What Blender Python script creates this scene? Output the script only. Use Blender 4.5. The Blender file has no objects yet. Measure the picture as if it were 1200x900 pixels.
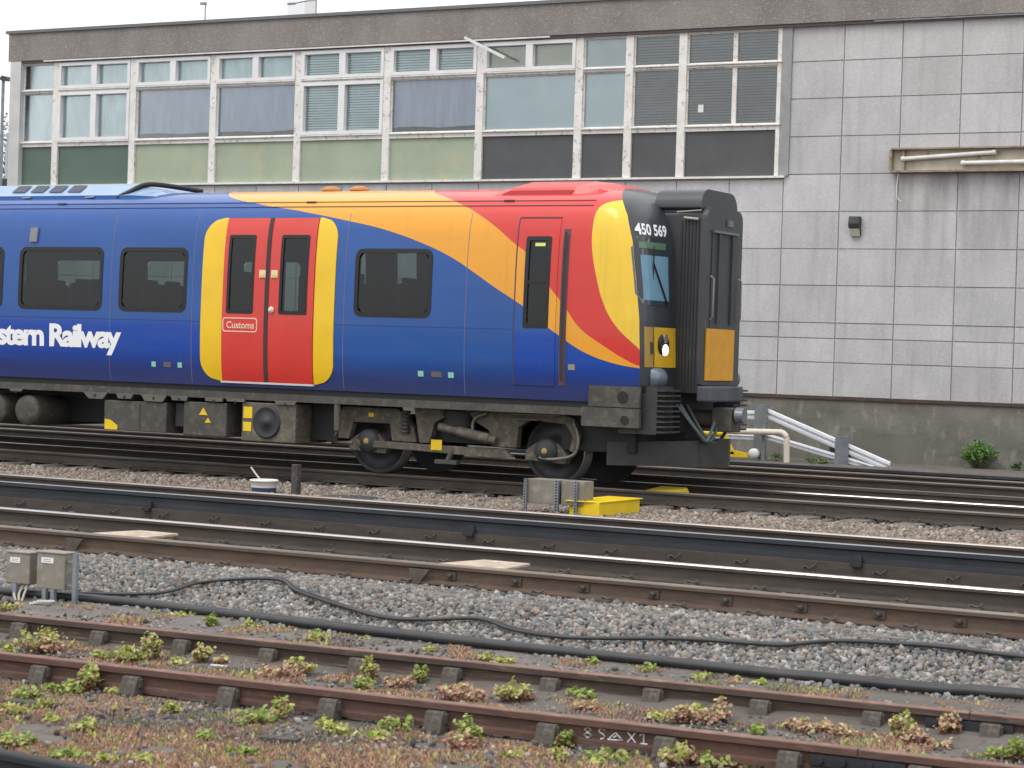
import bpy, math, random
import numpy as np
from mathutils import Vector, Matrix
R = math.radians
random.seed(7); rng = np.random.default_rng(7)
sc = bpy.context.scene; C = sc.collection

# ------------------------------------------------------------------ camera
F, YAW, PITCH, ROLL, H = 2518.3, -0.5036, -0.0137, 0.032, 1.5984
cy, sy = math.cos(YAW), math.sin(YAW)
fw = Vector((sy*math.cos(PITCH), cy*math.cos(PITCH), math.sin(PITCH)))
r0 = Vector((cy, -sy, 0)); u0 = r0.cross(fw)
rr = r0*math.cos(ROLL)+u0*math.sin(ROLL); uu = -r0*math.sin(ROLL)+u0*math.cos(ROLL)
cd = bpy.data.cameras.new('camera'); cam = bpy.data.objects.new('camera', cd); C.objects.link(cam)
cam.matrix_world = Matrix(((rr.x, uu.x, -fw.x, 0), (rr.y, uu.y, -fw.y, 0), (rr.z, uu.z, -fw.z, H), (0, 0, 0, 1)))
cd.sensor_width = 36; cd.lens = F/1200*36; cd.clip_end = 5000; cd.clip_start = .1
cd.dof.use_dof = True; cd.dof.focus_distance = 27; cd.dof.aperture_fstop = 6.3
sc.camera = cam

# ------------------------------------------------------------------ sky, sun, exposure (overcast)
SUN_EL, SUN_AZ = 58, 200
w = bpy.data.worlds.new('World'); sc.world = w; w.use_nodes = True
nt = w.node_tree; nt.nodes.clear()
sky = nt.nodes.new('ShaderNodeTexSky'); sky.sky_type = 'NISHITA'; sky.sun_disc = False
sky.sun_elevation = R(SUN_EL); sky.sun_rotation = R(SUN_AZ); sky.dust_density = 5; sky.air_density = 1.0
hs = nt.nodes.new('ShaderNodeHueSaturation'); hs.inputs['Saturation'].default_value = .6
bg = nt.nodes.new('ShaderNodeBackground'); bg.inputs['Strength'].default_value = .13
wo = nt.nodes.new('ShaderNodeOutputWorld')
# a nearly closed cloud layer over the clear sky, brighter overhead
ge_ = nt.nodes.new('ShaderNodeTexCoord'); sx_ = nt.nodes.new('ShaderNodeSeparateXYZ'); nt.links.new(ge_.outputs['Generated'], sx_.inputs[0])
mr_ = nt.nodes.new('ShaderNodeMapRange'); mr_.inputs[1].default_value = 0; mr_.inputs[2].default_value = 1; mr_.inputs[3].default_value = 7.6; mr_.inputs[4].default_value = 10.5; nt.links.new(sx_.outputs[2], mr_.inputs[0])
cn = nt.nodes.new('ShaderNodeTexNoise'); cn.inputs['Scale'].default_value = 3.5; cn.inputs['Detail'].default_value = 5; nt.links.new(ge_.outputs['Generated'], cn.inputs['Vector'])
cm = nt.nodes.new('ShaderNodeMath'); cm.operation = 'MULTIPLY_ADD'; cm.inputs[1].default_value = .35; cm.inputs[2].default_value = .83; nt.links.new(cn.outputs['Fac'], cm.inputs[0])
cl_ = nt.nodes.new('ShaderNodeMath'); cl_.operation = 'MULTIPLY'; nt.links.new(cm.outputs[0], cl_.inputs[0]); nt.links.new(mr_.outputs[0], cl_.inputs[1])
cc_ = nt.nodes.new('ShaderNodeCombineColor'); [nt.links.new(cl_.outputs[0], cc_.inputs[i]) for i in range(3)]
mi_ = nt.nodes.new('ShaderNodeMix'); mi_.data_type = 'RGBA'; mi_.inputs[0].default_value = .85
nt.links.new(sky.outputs[0], hs.inputs['Color']); nt.links.new(hs.outputs[0], mi_.inputs[6]); nt.links.new(cc_.outputs[0], mi_.inputs[7]); nt.links.new(mi_.outputs[2], bg.inputs[0]); nt.links.new(bg.outputs[0], wo.inputs[0])
sl = bpy.data.lights.new('sun', 'SUN'); sl.energy = .8; sl.angle = R(25); sl.color = (1, .97, .93)
so = bpy.data.objects.new('sun', sl); C.objects.link(so)
a = R(SUN_AZ); sd = Vector((math.sin(a)*math.cos(R(SUN_EL)), math.cos(a)*math.cos(R(SUN_EL)), math.sin(R(SUN_EL))))
so.rotation_euler = sd.to_track_quat('Z', 'Y').to_euler(); so.location = (0, 0, 40)
sc.view_settings.view_transform = 'Standard'; sc.view_settings.look = 'None'
sc.view_settings.exposure = 0.36; sc.view_settings.gamma = 1

# ------------------------------------------------------------------ helpers
class MB:
    def __init__(s): s.v = []; s.f = []; s.m = []; s.sm = []; s.uv = None; s.col = []
    def add(s, vs, fs, mi=0, smooth=False, col=None):
        b = len(s.v); s.v += [tuple(p) for p in vs]
        s.f += [tuple(b+i for i in f) for f in fs]; s.m += [mi]*len(fs); s.sm += [smooth]*len(fs)
        s.col += [col or (1, 1, 1)]*len(vs); return s
    def box(s, x0, x1, y0, y1, z0, z1, mi=0, col=None):
        vs = [(x, y, z) for x in (x0, x1) for y in (y0, y1) for z in (z0, z1)]
        return s.add(vs, [(0, 1, 3, 2), (4, 6, 7, 5), (0, 4, 5, 1), (2, 3, 7, 6), (0, 2, 6, 4), (1, 5, 7, 3)], mi, False, col)
    def obox(s, c, size, rz=0, mi=0, rx=0, ry=0):
        m = Matrix.Translation(c) @ Matrix.Rotation(rz, 4, 'Z') @ Matrix.Rotation(ry, 4, 'Y') @ Matrix.Rotation(rx, 4, 'X')
        h = [q/2 for q in size]
        vs = [m @ Vector((x*h[0], y*h[1], z*h[2])) for x in (-1, 1) for y in (-1, 1) for z in (-1, 1)]
        return s.add(vs, [(0, 1, 3, 2), (4, 6, 7, 5), (0, 4, 5, 1), (2, 3, 7, 6), (0, 2, 6, 4), (1, 5, 7, 3)], mi)
    def prism(s, poly, y0, y1, mi=0):      # polygon in XZ extruded along Y
        n = len(poly); vs = [(x, y0, z) for x, z in poly]+[(x, y1, z) for x, z in poly]
        return s.add(vs, [tuple(range(n)), tuple(range(2*n-1, n-1, -1))]+[(i, i+n, (i+1) % n+n, (i+1) % n) for i in range(n)], mi)
    def prismx(s, poly, x0, x1, mi=0, smooth=False):     # polygon in YZ extruded along X
        n = len(poly); vs = [(x0, y, z) for y, z in poly]+[(x1, y, z) for y, z in poly]
        s.add(vs, [tuple(range(n)), tuple(range(2*n-1, n-1, -1))], mi)
        return s.add(vs, [(i, i+n, (i+1) % n+n, (i+1) % n) for i in range(n)], mi, smooth)
    def tube(s, pts, r, n=8, mi=0, cap=True):
        pts = [Vector(q) for q in pts]; rs = r if isinstance(r, (list, tuple)) else [r]*len(pts)
        vs = []; k = len(pts)
        for i, q in enumerate(pts):
            t = (pts[min(i+1, k-1)]-pts[max(i-1, 0)]).normalized()
            a_ = Vector((0, 0, 1)) if abs(t.z) < .9 else Vector((0, 1, 0))
            e1 = t.cross(a_).normalized(); e2 = t.cross(e1)
            for j in range(n):
                an = 2*math.pi*j/n; vs.append(q+(e1*math.cos(an)+e2*math.sin(an))*rs[i])
        s.add(vs, [(i*n+j, i*n+(j+1) % n, (i+1)*n+(j+1) % n, (i+1)*n+j) for i in range(k-1) for j in range(n)], mi, True)
        if cap:
            s.add(vs[:n], [tuple(range(n))], mi); s.add(vs[-n:], [tuple(range(n-1, -1, -1))], mi)
        return s
    def lathe_y(s, c, prof, n=32, mi=0, smooth=True):   # revolve (radius, y) about an axis along Y
        vs = [(c[0]+q*math.cos(2*math.pi*j/n), c[1]+y, c[2]+q*math.sin(2*math.pi*j/n)) for q, y in prof for j in range(n)]
        return s.add(vs, [(i*n+j, (i+1)*n+j, (i+1)*n+(j+1) % n, i*n+(j+1) % n) for i in range(len(prof)-1) for j in range(n)], mi, smooth)
    def lathe_z(s, c, prof, n=24, mi=0, smooth=True):
        vs = [(c[0]+q*math.cos(2*math.pi*j/n), c[1]+q*math.sin(2*math.pi*j/n), c[2]+z) for q, z in prof for j in range(n)]
        return s.add(vs, [(i*n+j, i*n+(j+1) % n, (i+1)*n+(j+1) % n, (i+1)*n+j) for i in range(len(prof)-1) for j in range(n)], mi, smooth)
    def build(s, name, mats, parent=None, bevel=0, label=None, kind=None, world=True, inv=None):
        me = bpy.data.meshes.new(name); me.from_pydata(s.v, [], s.f)
        for mt in (mats if isinstance(mats, (list, tuple)) else [mats]): me.materials.append(mt)
        me.polygons.foreach_set('material_index', s.m); me.polygons.foreach_set('use_smooth', s.sm)
        if s.uv is not None:
            ul = me.uv_layers.new(name='liv'); 
            idx = np.zeros(len(me.loops), dtype=np.int32); me.loops.foreach_get('vertex_index', idx)
            ul.data.foreach_set('uv', np.array(s.uv, dtype=np.float32)[idx].ravel())
        if any(c != (1, 1, 1) for c in s.col):
            ca = me.color_attributes.new('tint', 'FLOAT_COLOR', 'POINT')
            ca.data.foreach_set('color', np.array([tuple(c)+(1,) for c in s.col], dtype=np.float32).ravel())
        o = bpy.data.objects.new(name, me); C.objects.link(o)
        if parent is not None:
            o.parent = parent
            if world: me.transform(WINV(parent))
        if bevel:
            b = o.modifiers.new('b', 'BEVEL'); b.width = bevel; b.segments = 2; b.limit_method = 'ANGLE'; b.angle_limit = R(40)
        if label: o['label'] = label
        if kind: o['kind'] = kind
        me.update(); return o
def WM(o):
    m = Matrix.Translation(o.location) @ o.rotation_euler.to_matrix().to_4x4()
    return WM(o.parent) @ m if o.parent else m
def WINV(o): return WM(o).inverted()
def thing(name, label, cat, loc=(0, 0, 0), rz=0, group=None):
    o = bpy.data.objects.new(name, None); C.objects.link(o); o.empty_display_size = .2
    o.location = loc; o.rotation_euler = (0, 0, rz); return tag(o, label, cat, group)
def tag(o, label, cat, group=None):
    o['label'] = label; o['category'] = cat
    if group: o['group'] = group
    return o
def tag_at(o, loc):       # move the origin of a one-mesh thing to its base
    o.data.transform(Matrix.Translation(-Vector(loc))); o.location = loc; return o
def copy_tree(o, parent=None):
    c = o.copy(); C.objects.link(c); c.parent = parent
    for ch in o.children: copy_tree(ch, c)
    return c

# ------------------------------------------------------------------ materials
class NT:
    def __init__(s, name):
        s.mat = bpy.data.materials.new(name); s.mat.use_nodes = True; s.t = s.mat.node_tree; s.t.nodes.clear()
        s.out = s.t.nodes.new('ShaderNodeOutputMaterial')
    def n(s, ty, **k):
        x = s.t.nodes.new(ty)
        for q, v in k.items():
            if q.startswith('_'): setattr(x, q[1:], v)
            else: x.inputs[q.replace('__', ' ')].default_value = v
        return x
    def l(s, a, b): s.t.links.new(a, b); return b
def val(nt_, op, a, b=None, c=None):
    m = nt_.t.nodes.new('ShaderNodeMath'); m.operation = op
    for i, q in enumerate((a, b, c)):
        if q is None: continue
        if isinstance(q, (int, float)): m.inputs[i].default_value = q
        else: nt_.l(q, m.inputs[i])
    return m.outputs[0]
def mixc(nt_, f, a, b, blend='MIX'):
    m = nt_.t.nodes.new('ShaderNodeMix'); m.data_type = 'RGBA'; m.blend_type = blend
    if isinstance(f, (int, float)): m.inputs[0].default_value = f
    else: nt_.l(f, m.inputs[0])
    for i, q in ((6, a), (7, b)):
        if isinstance(q, tuple): m.inputs[i].default_value = (*q, 1)
        else: nt_.l(q, m.inputs[i])
    return m.outputs[2]
def noise(nt_, scale, stretch=(1, 1, 1), detail=6, rough=.6, lo=.35, hi=.65):
    tc = nt_.n('ShaderNodeTexCoord'); mp = nt_.n('ShaderNodeMapping'); mp.inputs['Scale'].default_value = stretch
    nt_.l(tc.outputs['Object'], mp.inputs[0])
    x = nt_.n('ShaderNodeTexNoise', Scale=scale, Detail=detail, Roughness=rough); nt_.l(mp.outputs[0], x.inputs['Vector'])
    mr = nt_.n('ShaderNodeMapRange'); mr.inputs[1].default_value = lo; mr.inputs[2].default_value = hi
    nt_.l(x.outputs['Fac'], mr.inputs[0]); return mr.outputs[0]
def mat(name, col, rough=.6, metal=0, var=None, vscale=3, vs=(1, 1, 1), var2=None, v2scale=20, v2s=(1, 1, 1), v2lo=.5, bump=0, bscale=60, coat=0, tint=False, spec=.5):
    m = NT(name); p = m.n('ShaderNodeBsdfPrincipled', Roughness=rough, Metallic=metal)
    p.inputs['Specular IOR Level'].default_value = spec
    if coat: p.inputs['Coat Weight'].default_value = coat; p.inputs['Coat Roughness'].default_value = .12
    c = col
    if var: c = mixc(m, noise(m, vscale, vs), c, var)
    if var2: c = mixc(m, noise(m, v2scale, v2s, lo=v2lo, hi=v2lo+.18), c, var2)
    if tint:
        at = m.n('ShaderNodeAttribute', _attribute_name='tint'); c = mixc(m, 1.0, c, at.outputs[0], 'MULTIPLY')
    if isinstance(c, tuple): p.inputs['Base Color'].default_value = (*c, 1)
    else: m.l(c, p.inputs['Base Color'])
    if bump:
        b = m.n('ShaderNodeBump', Strength=bump, Distance=.01); m.l(noise(m, bscale, lo=.2, hi=.8), b.inputs['Height']); m.l(b.outputs[0], p.inputs['Normal'])
    m.l(p.outputs[0], m.out.inputs[0]); return m.mat
def glass(name, tint_=(.6, .7, .68), refl=.12, rough=.02):
    m = NT(name); tr = m.n('ShaderNodeBsdfTransparent'); tr.inputs[0].default_value = (*tint_, 1)
    gl = m.n('ShaderNodeBsdfGlossy', Roughness=rough); gl.inputs[0].default_value = (.95, .97, 1, 1)
    fr = m.n('ShaderNodeFresnel', IOR=1.5)
    f = val(m, 'MINIMUM', val(m, 'ADD', fr.outputs[0], refl-.04), 1.0)
    mx = m.n('ShaderNodeMixShader'); m.l(f, mx.inputs[0]); m.l(tr.outputs[0], mx.inputs[1]); m.l(gl.outputs[0], mx.inputs[2])
    m.l(mx.outputs[0], m.out.inputs[0]); return m.mat
def emis(name, col, s):
    m = NT(name); e = m.n('ShaderNodeEmission', Strength=s); e.inputs[0].default_value = (*col, 1); m.l(e.outputs[0], m.out.inputs[0]); return m.mat

M = {}
M['rust'] = mat('rail_rust', (.115, .078, .056), .75, 0, (.07, .05, .04), 2.5, (1, 1, 6), (.12, .075, .05), 9, (1, 4, 8), bump=.3)
M['rust_dark'] = mat('rail_dark', (.078, .062, .050), .7, 0, (.045, .038, .034), 3, (1, 1, 6), (.08, .058, .045), 9, (1, 4, 8), .55, bump=.2)
M['conductor'] = mat('conductor_steel', (.035, .040, .048), .55, .2, (.022, .026, .032), 2, (1, 1, 6), bump=.1)
M['rust_red'] = mat('rail_rust_red', (.125, .066, .052), .85, 0, (.08, .046, .038), 2.2, (1, 1, 5), (.18, .105, .08), 7, (1, 3, 8), .55, bump=.4, bscale=90)
M['rust_web'] = mat('rail_rust_web', (.095, .065, .052), .9, 0, (.06, .042, .036), 2.6, (1, 1, 5), (.16, .13, .105), 6, (1, 3, 8), .55, bump=.4, bscale=90)
M['shine'] = mat('worn_rail_head', (.48, .465, .46), .28, 1, (.42, .40, .39), 1.5, (1, 6, 1))
M['dull_head'] = mat('dull_rail_head', (.20, .17, .14), .5, .25, (.13, .11, .10), 2, (1, 6, 1))
M['cond_head'] = mat('conductor_head', (.42, .44, .48), .35, .9, (.3, .32, .35), 1.5, (1, 6, 1))
M['red_head'] = mat('rusty_rail_head', (.215, .125, .098), .8, 0, (.16, .092, .072), 2.5, (1, 3, 1), (.27, .17, .135), 9, bump=.2)
M['chair'] = mat('cast_iron_chair', (.095, .082, .072), .9, 0, (.065, .053, .045), 7, (1, 1, 1), (.15, .14, .125), 22, bump=.5)
M['clip'] = mat('spring_clip', (.12, .105, .09), .7, .2, (.07, .06, .05), 9)
M['concrete'] = mat('concrete_sleeper', (.17, .155, .14), .9, 0, (.10, .09, .08), 4, bump=.3)
M['timber'] = mat('timber_sleeper', (.075, .066, .060), .9, 0, (.04, .035, .033), 5, (1, 1, 1), (.13, .12, .11), 12, (6, 1, 1), bump=.4)
M['ply'] = mat('plywood_board', (.50, .40, .31), .7, 0, (.36, .28, .22), 3, (1, 3, 1), (.62, .52, .42), 8, bump=.1)
M['dirt'] = mat('track_bed_dirt', (.135, .120, .108), .95, 0, (.185, .165, .148), 1.2, (1, 1, 1), (.12, .10, .085), 14, (1, 1, 1), .52, bump=1.0, bscale=90)
M['path'] = mat('ash_path', (.19, .175, .165), .95, 0, (.125, .11, .10), 1.6, (1, 3, 1), (.20, .16, .145), 16, (1, 1, 1), .54, bump=.6, bscale=120)
M['stone'] = mat('ballast_stone', (1, 1, 1), .9, tint=True)
M['black_cable'] = mat('black_cable', (.018, .019, .023), .5, 0, (.035, .034, .036), 5)
M['box_grey'] = mat('galvanised_box', (.30, .275, .235), .5, .35, (.24, .215, .18), 3, (1, 1, 1), (.36, .34, .30), 10)
M['galv'] = mat('galvanised_steel', (.30, .33, .36), .5, .5, (.2, .23, .26), 6)
M['white_label'] = mat('white_label', (.8, .82, .85), .5)
M['yellow_paint'] = mat('yellow_paint', (.80, .58, .01), .5, 0, (.72, .50, .01), 4, (1, 1, 1), (.45, .30, .03), 20, (1, 1, 1), .66)
M['dark_grey'] = mat('dark_grey_paint', (.045, .047, .050), .6, 0, (.03, .03, .033), 5)
M['black'] = mat('black_paint', (.012, .012, .014), .6)
M['white'] = mat('white_paint', (.78, .78, .77), .6, 0, (.66, .65, .62), 5)

# ------------------------------------------------------------------ numbers of the place
YA, YB, YC, YS, G = 23.7084, 17.8479, 14.0020, 10.6049, 1.505
XL, XR = -75., 25.

# ------------------------------------------------------------------ ground
def ground():
    prof = [(-400, -.6), (5, -.52), (10.0, -.515), (11.85, -.50), (12.0, -.41), (12.5, -.37), (12.9, -.32), (13.3, -.225), (13.75, -.205), (14.2,-.22), (16, -.235), (19.7, -.235),
            (20.3, -.245), (23, -.22), (23.4, -.235), (25.6, -.235), (27, -.21), (28.6, -.235), (31.2, -.225), (31.5, .04), (34.5, .02), (60, .0), (3000, 0)]
    xs = sorted(set([-3000, -800, -200, -75]+[-40+i*.5 for i in range(100)]+[25, 60, 400, 3000]))
    vs = []; fs = []
    for x in xs:
        for y, z in prof: vs.append((x, y+(x*.053 if 9 < y < 11.95 and -40 < x < 20 else 0), z+(random.uniform(-.012, .012) if abs(y) < 31 else 0)))
    n = len(prof)
    for i in range(len(xs)-1):
        for j in range(n-1): fs.append((i*n+j, (i+1)*n+j, (i+1)*n+j+1, i*n+j+1))
    mb = MB(); mb.add(vs, fs); return mb.build('ground', M['dirt'], kind='structure')
ground()
mb = MB()
rt = .053
def sid(x, y): return (x*math.cos(rt)-y*math.sin(rt), YS+x*math.sin(rt)+y*math.cos(rt))
px = [-14+.25*i for i in range(56)]
vs = []
for x in px:
    for k, y in enumerate((1.62, 1.8, 2.0, 0)):
        q = sid(x, y) if k < 3 else (x, 12.56); vs.append((q[0], max(q[1], 0), (-.430, -.400, -.388, -.352)[k]+random.uniform(-.008, .008)))
mb.add(vs, [(i*4+j, (i+1)*4+j, (i+1)*4+j+1, i*4+j+1) for i in range(len(px)-1) for j in range(3)])
mb.build('path', M['path'], kind='structure')

# ------------------------------------------------------------------ ballast and ground cover (uncountable)
ICO_V = []; t_ = (1+5**.5)/2
for q in [(-1, t_, 0), (1, t_, 0), (-1, -t_, 0), (1, -t_, 0), (0, -1, t_), (0, 1, t_), (0, -1, -t_), (0, 1, -t_), (t_, 0, -1), (t_, 0, 1), (-t_, 0, -1), (-t_, 0, 1)]:
    ICO_V.append(Vector(q).normalized())
ICO_V = np.array(ICO_V)
ICO_F = np.array([(0, 11, 5), (0, 5, 1), (0, 1, 7), (0, 7, 10), (0, 10, 11), (1, 5, 9), (5, 11, 4), (11, 10, 2), (10, 7, 6), (7, 1, 8), (3, 9, 4), (3, 4, 2), (3, 2, 6), (3, 6, 8), (3, 8, 9), (4, 9, 5), (2, 4, 11), (6, 2, 10), (8, 6, 7), (9, 8, 1)])
def rotm(n):
    q = rng.normal(size=(n, 4)); q /= np.linalg.norm(q, axis=1)[:, None]; a, b, c, d = q.T
    return np.stack([1-2*(c*c+d*d), 2*(b*c-a*d), 2*(b*d+a*c), 2*(b*c+a*d), 1-2*(b*b+d*d), 2*(c*d-a*b), 2*(b*d-a*c), 2*(c*d+a*b), 1-2*(b*b+c*c)], 1).reshape(n, 3, 3)
def fast_mesh(name, V, Fc, mt, col=None, kind=None, smooth=False):
    me = bpy.data.meshes.new(name); nv, nf, k = len(V), len(Fc), Fc.shape[1]
    me.vertices.add(nv); me.vertices.foreach_set('co', V.astype(np.float32).ravel())
    me.loops.add(nf*k); me.loops.foreach_set('vertex_index', Fc.astype(np.int32).ravel())
    me.polygons.add(nf); me.polygons.foreach_set('loop_start', np.arange(0, nf*k, k, dtype=np.int32))
    me.update(calc_edges=True)
    if col is not None:
        ca = me.color_attributes.new('tint', 'FLOAT_COLOR', 'POINT')
        ca.data.foreach_set('color', np.concatenate([col, np.ones((nv, 1))], 1).astype(np.float32).ravel())
    me.materials.append(mt); o = bpy.data.objects.new(name, me); C.objects.link(o)
    if kind: o['kind'] = kind
    return o
GREYS = .97*np.array([(.22, .22, .23), (.15, .16, .17), (.28, .27, .26), (.10, .105, .11), (.28, .235, .205), (.19, .16, .14), (.36, .34, .32), (.15, .155, .15), (.24, .195, .17), (.17, .175, .16)])
BROWNS = .82*np.array([(.30, .25, .20), (.24, .19, .155), (.36, .30, .25), (.18, .15, .13), (.42, .37, .31), (.28, .21, .18), (.22, .19, .17)])
DARKS = np.array([(.075, .068, .062), (.11, .10, .092), (.06, .055, .052), (.15, .13, .115), (.09, .085, .08)])
def stones(regions):
    Vs, Cs = [], []
    for x0, x1, y0, y1, z, dens, rmin, rmax, pal in regions:
        n = int((x1-x0)*(y1-y0)*dens)
        x = rng.uniform(x0, x1, n); y = rng.uniform(y0, y1, n); r = rng.uniform(rmin, rmax, n)*rng.choice([1, 1, 1, 1.35], n)
        zz = z(x, y) if callable(z) else np.full(n, z)
        keep = zz > -5; x, y, r, zz = x[keep], y[keep], r[keep], zz[keep]; n = len(x)
        sc3 = np.stack([rng.uniform(.75, 1.25, n), rng.uniform(.7, 1.1, n), rng.uniform(.5, .85, n)], 1)
        v = ICO_V[None]*(1+rng.uniform(-.42, .30, (n, 12)))[:, :, None]*sc3[:, None]
        v = np.einsum('nij,nkj->nki', rotm(n), v)*r[:, None, None]
        v += np.stack([x, y, zz+r*rng.uniform(-.25, .65, n)], 1)[:, None]
        Vs.append(v.reshape(-1, 3)); c = pal[rng.integers(0, len(pal), n)]*rng.uniform(.75, 1.2, (n, 1)); Cs.append(np.repeat(c, 12, 0))
    V = np.concatenate(Vs); n = len(V)//12
    Fc = (ICO_F[None]+np.arange(n)[:, None, None]*12).reshape(-1, 3)
    return fast_mesh('ballast', V, Fc, M['stone'], np.concatenate(Cs), 'stuff')
def zfront(x, y):
    off = y-(YS+x*rt)      # distance beyond the siding
    b = np.interp(y, [11.9, 12.5, 12.9, 13.3, 13.6, 14.2], [-.41, -.37, -.31, -.21, -.188, -.188])
    cab = 12.47+0*x
    return np.where(y > cab+.04*np.sin(x*3.1)+.04*np.sin(x*7.3+1), b, -9)
def zlow(x, y):
    off = y-(YS+x*rt)
    return np.where(off < 1.45, np.where(off > .1, -.498, -.508), np.where(off > 1.75, np.interp(off, [1.75, 2.2], [-.405, -.375]), -9))
stones([(-15, 0, 11.6, 13.95, zfront, 2900, .010, .026, GREYS),
        (-18, 0, 13.95, 15.6, -.20, 600, .018, .030, DARKS),
        (-20, 0, 15.6, 19.5, -.225, 380, .020, .034, DARKS),
        (-24, 0, 19.45, 23.1, -.195, 850, .018, .031, BROWNS),
        (-26, 0, 23.1, 26.0, -.22, 150, .024, .036, DARKS),
        (-26, 0, 26.0, 31.2, -.2, 120, .026, .038, DARKS),
        (-12, -1.5, 9.5, 12.5, zlow, 420, .005, .015, np.concatenate([GREYS, DARKS, BROWNS])),
        (-12, -1.5, 9.5, 12.5, zlow, 30, .014, .026, np.concatenate([GREYS, DARKS])),
        (-10, -1.5, 7.4, 9.9, -.50, 60, .008, .020, np.concatenate([GREYS, DARKS]))])
def nz(x, y, f, s=0):
    g = np.random.default_rng(100+s); o = 0
    for k in range(7):
        a_, ph, q = g.uniform(0, 6.28), g.uniform(0, 6.28), f*g.uniform(.6, 1.9); o = o+np.sin((x*np.cos(a_)+y*np.sin(a_))*q+ph)
    return o/7**.5
def tufts():
    n = 330000; x = rng.uniform(-11.5, -1.5, n); y = rng.uniform(6.9, 12.6, n)
    off = (y-(YS+x*rt)); a1 = nz(x, y, 5, 1); a2 = nz(x, y, 9, 2); a3 = nz(x, y, 3.5, 3)
    front = off < -.25
    keep = np.where(front, a1+.6*a2 > -.95, np.where(off < 1.6, a1+.7*a2 > -.05, np.where(off < 2.3, a1+a2 > .9, False)))
    keep &= ~((np.abs(off) < .09) | (np.abs(off-1.505) < .09))
    x, y, off, a1, a2, a3, front = [q[keep] for q in (x, y, off, a1, a2, a3, front)]; n = len(x)
    pal = {0: np.array((.40, .245, .155)), 1: np.array((.27, .17, .14)), 2: np.array((.19, .24, .09)), 3: np.array((.34, .30, .16)), 4: np.array((.19, .155, .14))}
    cl = np.where(a3+.4*a2 > -.05, 0, np.where(a2 > .8, 2, np.where(a1 > 1.1, 3, np.where(a3 < -.6, 4, 1))))
    cl = np.where(rng.random(n) < .14, rng.integers(0, 5, n), cl)
    c = np.array([pal[i] for i in range(5)])[cl]*.85+.03
    c = c*rng.uniform(.8, 1.6, (n, 1))
    h = rng.uniform(.003, .014, n)*(1+.4*a1.clip(-1, 1)); wv = rng.uniform(.003, .0075, n); an = rng.uniform(0, 6.28, n)
    lean = rng.normal(0, .6, (n, 2))
    b = np.stack([x, y, np.where(off > 1.6, -.40+(off-1.7).clip(0)*.04, np.where(off > .1, -.500, -.512))], 1); d = np.stack([np.cos(an)*wv, np.sin(an)*wv, 0*an], 1)
    fl = rng.random(n) < .018; h[fl] *= 1.8; wv2 = np.where(fl, 2.2, 1)[:, None]; d = d*wv2
    c[fl] = np.array([(.40, .44, .10), (.30, .38, .08), (.50, .46, .2)])[rng.integers(0, 3, int(fl.sum()))]
    V = np.stack([b-d, b+d, b+np.stack([lean[:, 0]*h, lean[:, 1]*h, h+.012], 1)+d*.6, b+np.stack([lean[:, 0]*h, lean[:, 1]*h, h+.012], 1)-d*.6], 1).reshape(-1, 3)
    Fc = np.arange(n*4).reshape(-1, 4)
    return fast_mesh('ground_cover', V, Fc, M['stone'], np.repeat(c, 4, 0), 'stuff')
tufts()

# ------------------------------------------------------------------ tracks
def rail_profile(kind):
    if kind == 'flat': pts = [(-.036, -.014), (-.030, -.004), (-.014, -.0003), (.014, -.0003), (.030, -.004), (.036, -.014), (.036, -.038), (.010, -.048), (.009, -.125), (.068, -.146), (.070, -.158), (-.070, -.158), (-.068, -.146), (-.009, -.125), (-.010, -.048), (-.036, -.038)]
    if kind == 'bull': pts = [(-.034, -.006), (-.028, 0), (.028, 0), (.034, -.006), (.035, -.040), (.011, -.052), (.010, -.105), (.033, -.116), (.033, -.145), (-.033, -.145), (-.033, -.116), (-.010, -.105), (-.011, -.052), (-.035, -.040)]
    if kind == 'cond': pts = [(-.040, -.004), (-.034, 0), (.034, 0), (.040, -.004), (.042, -.042), (.018, -.056), (.018, -.098), (.070, -.112), (.072, -.16), (-.072, -.16), (-.070, -.112), (-.018, -.098), (-.018, -.056), (-.042, -.042)]
    return pts
def rail(parent, y, z, kind, side, head, x0=XL, x1=XR, name='rail', label=None):
    mb = MB(); pts = rail_profile(kind); n = len(pts); xs = np.linspace(x0, x1, 41)
    vs = [(x, y+a, z+b) for x in xs for a, b in pts]; fs = []; ms = []
    for i in range(len(xs)-1):
        for j in range(n): fs.append((i*n+j, i*n+(j+1) % n, (i+1)*n+(j+1) % n, (i+1)*n+j)); ms.append(1 if j in ((0, 1, 2, 3, 4) if kind == 'flat' else (0, 1, 2)) else 0)
    mb.add(vs, fs); mb.m = ms; mb.add(vs[:n], [tuple(range(n))[::-1]]); mb.add(vs[-n:], [tuple(range(n))])
    return mb.build(name, [side, head], parent, world=False, label=label)
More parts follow.
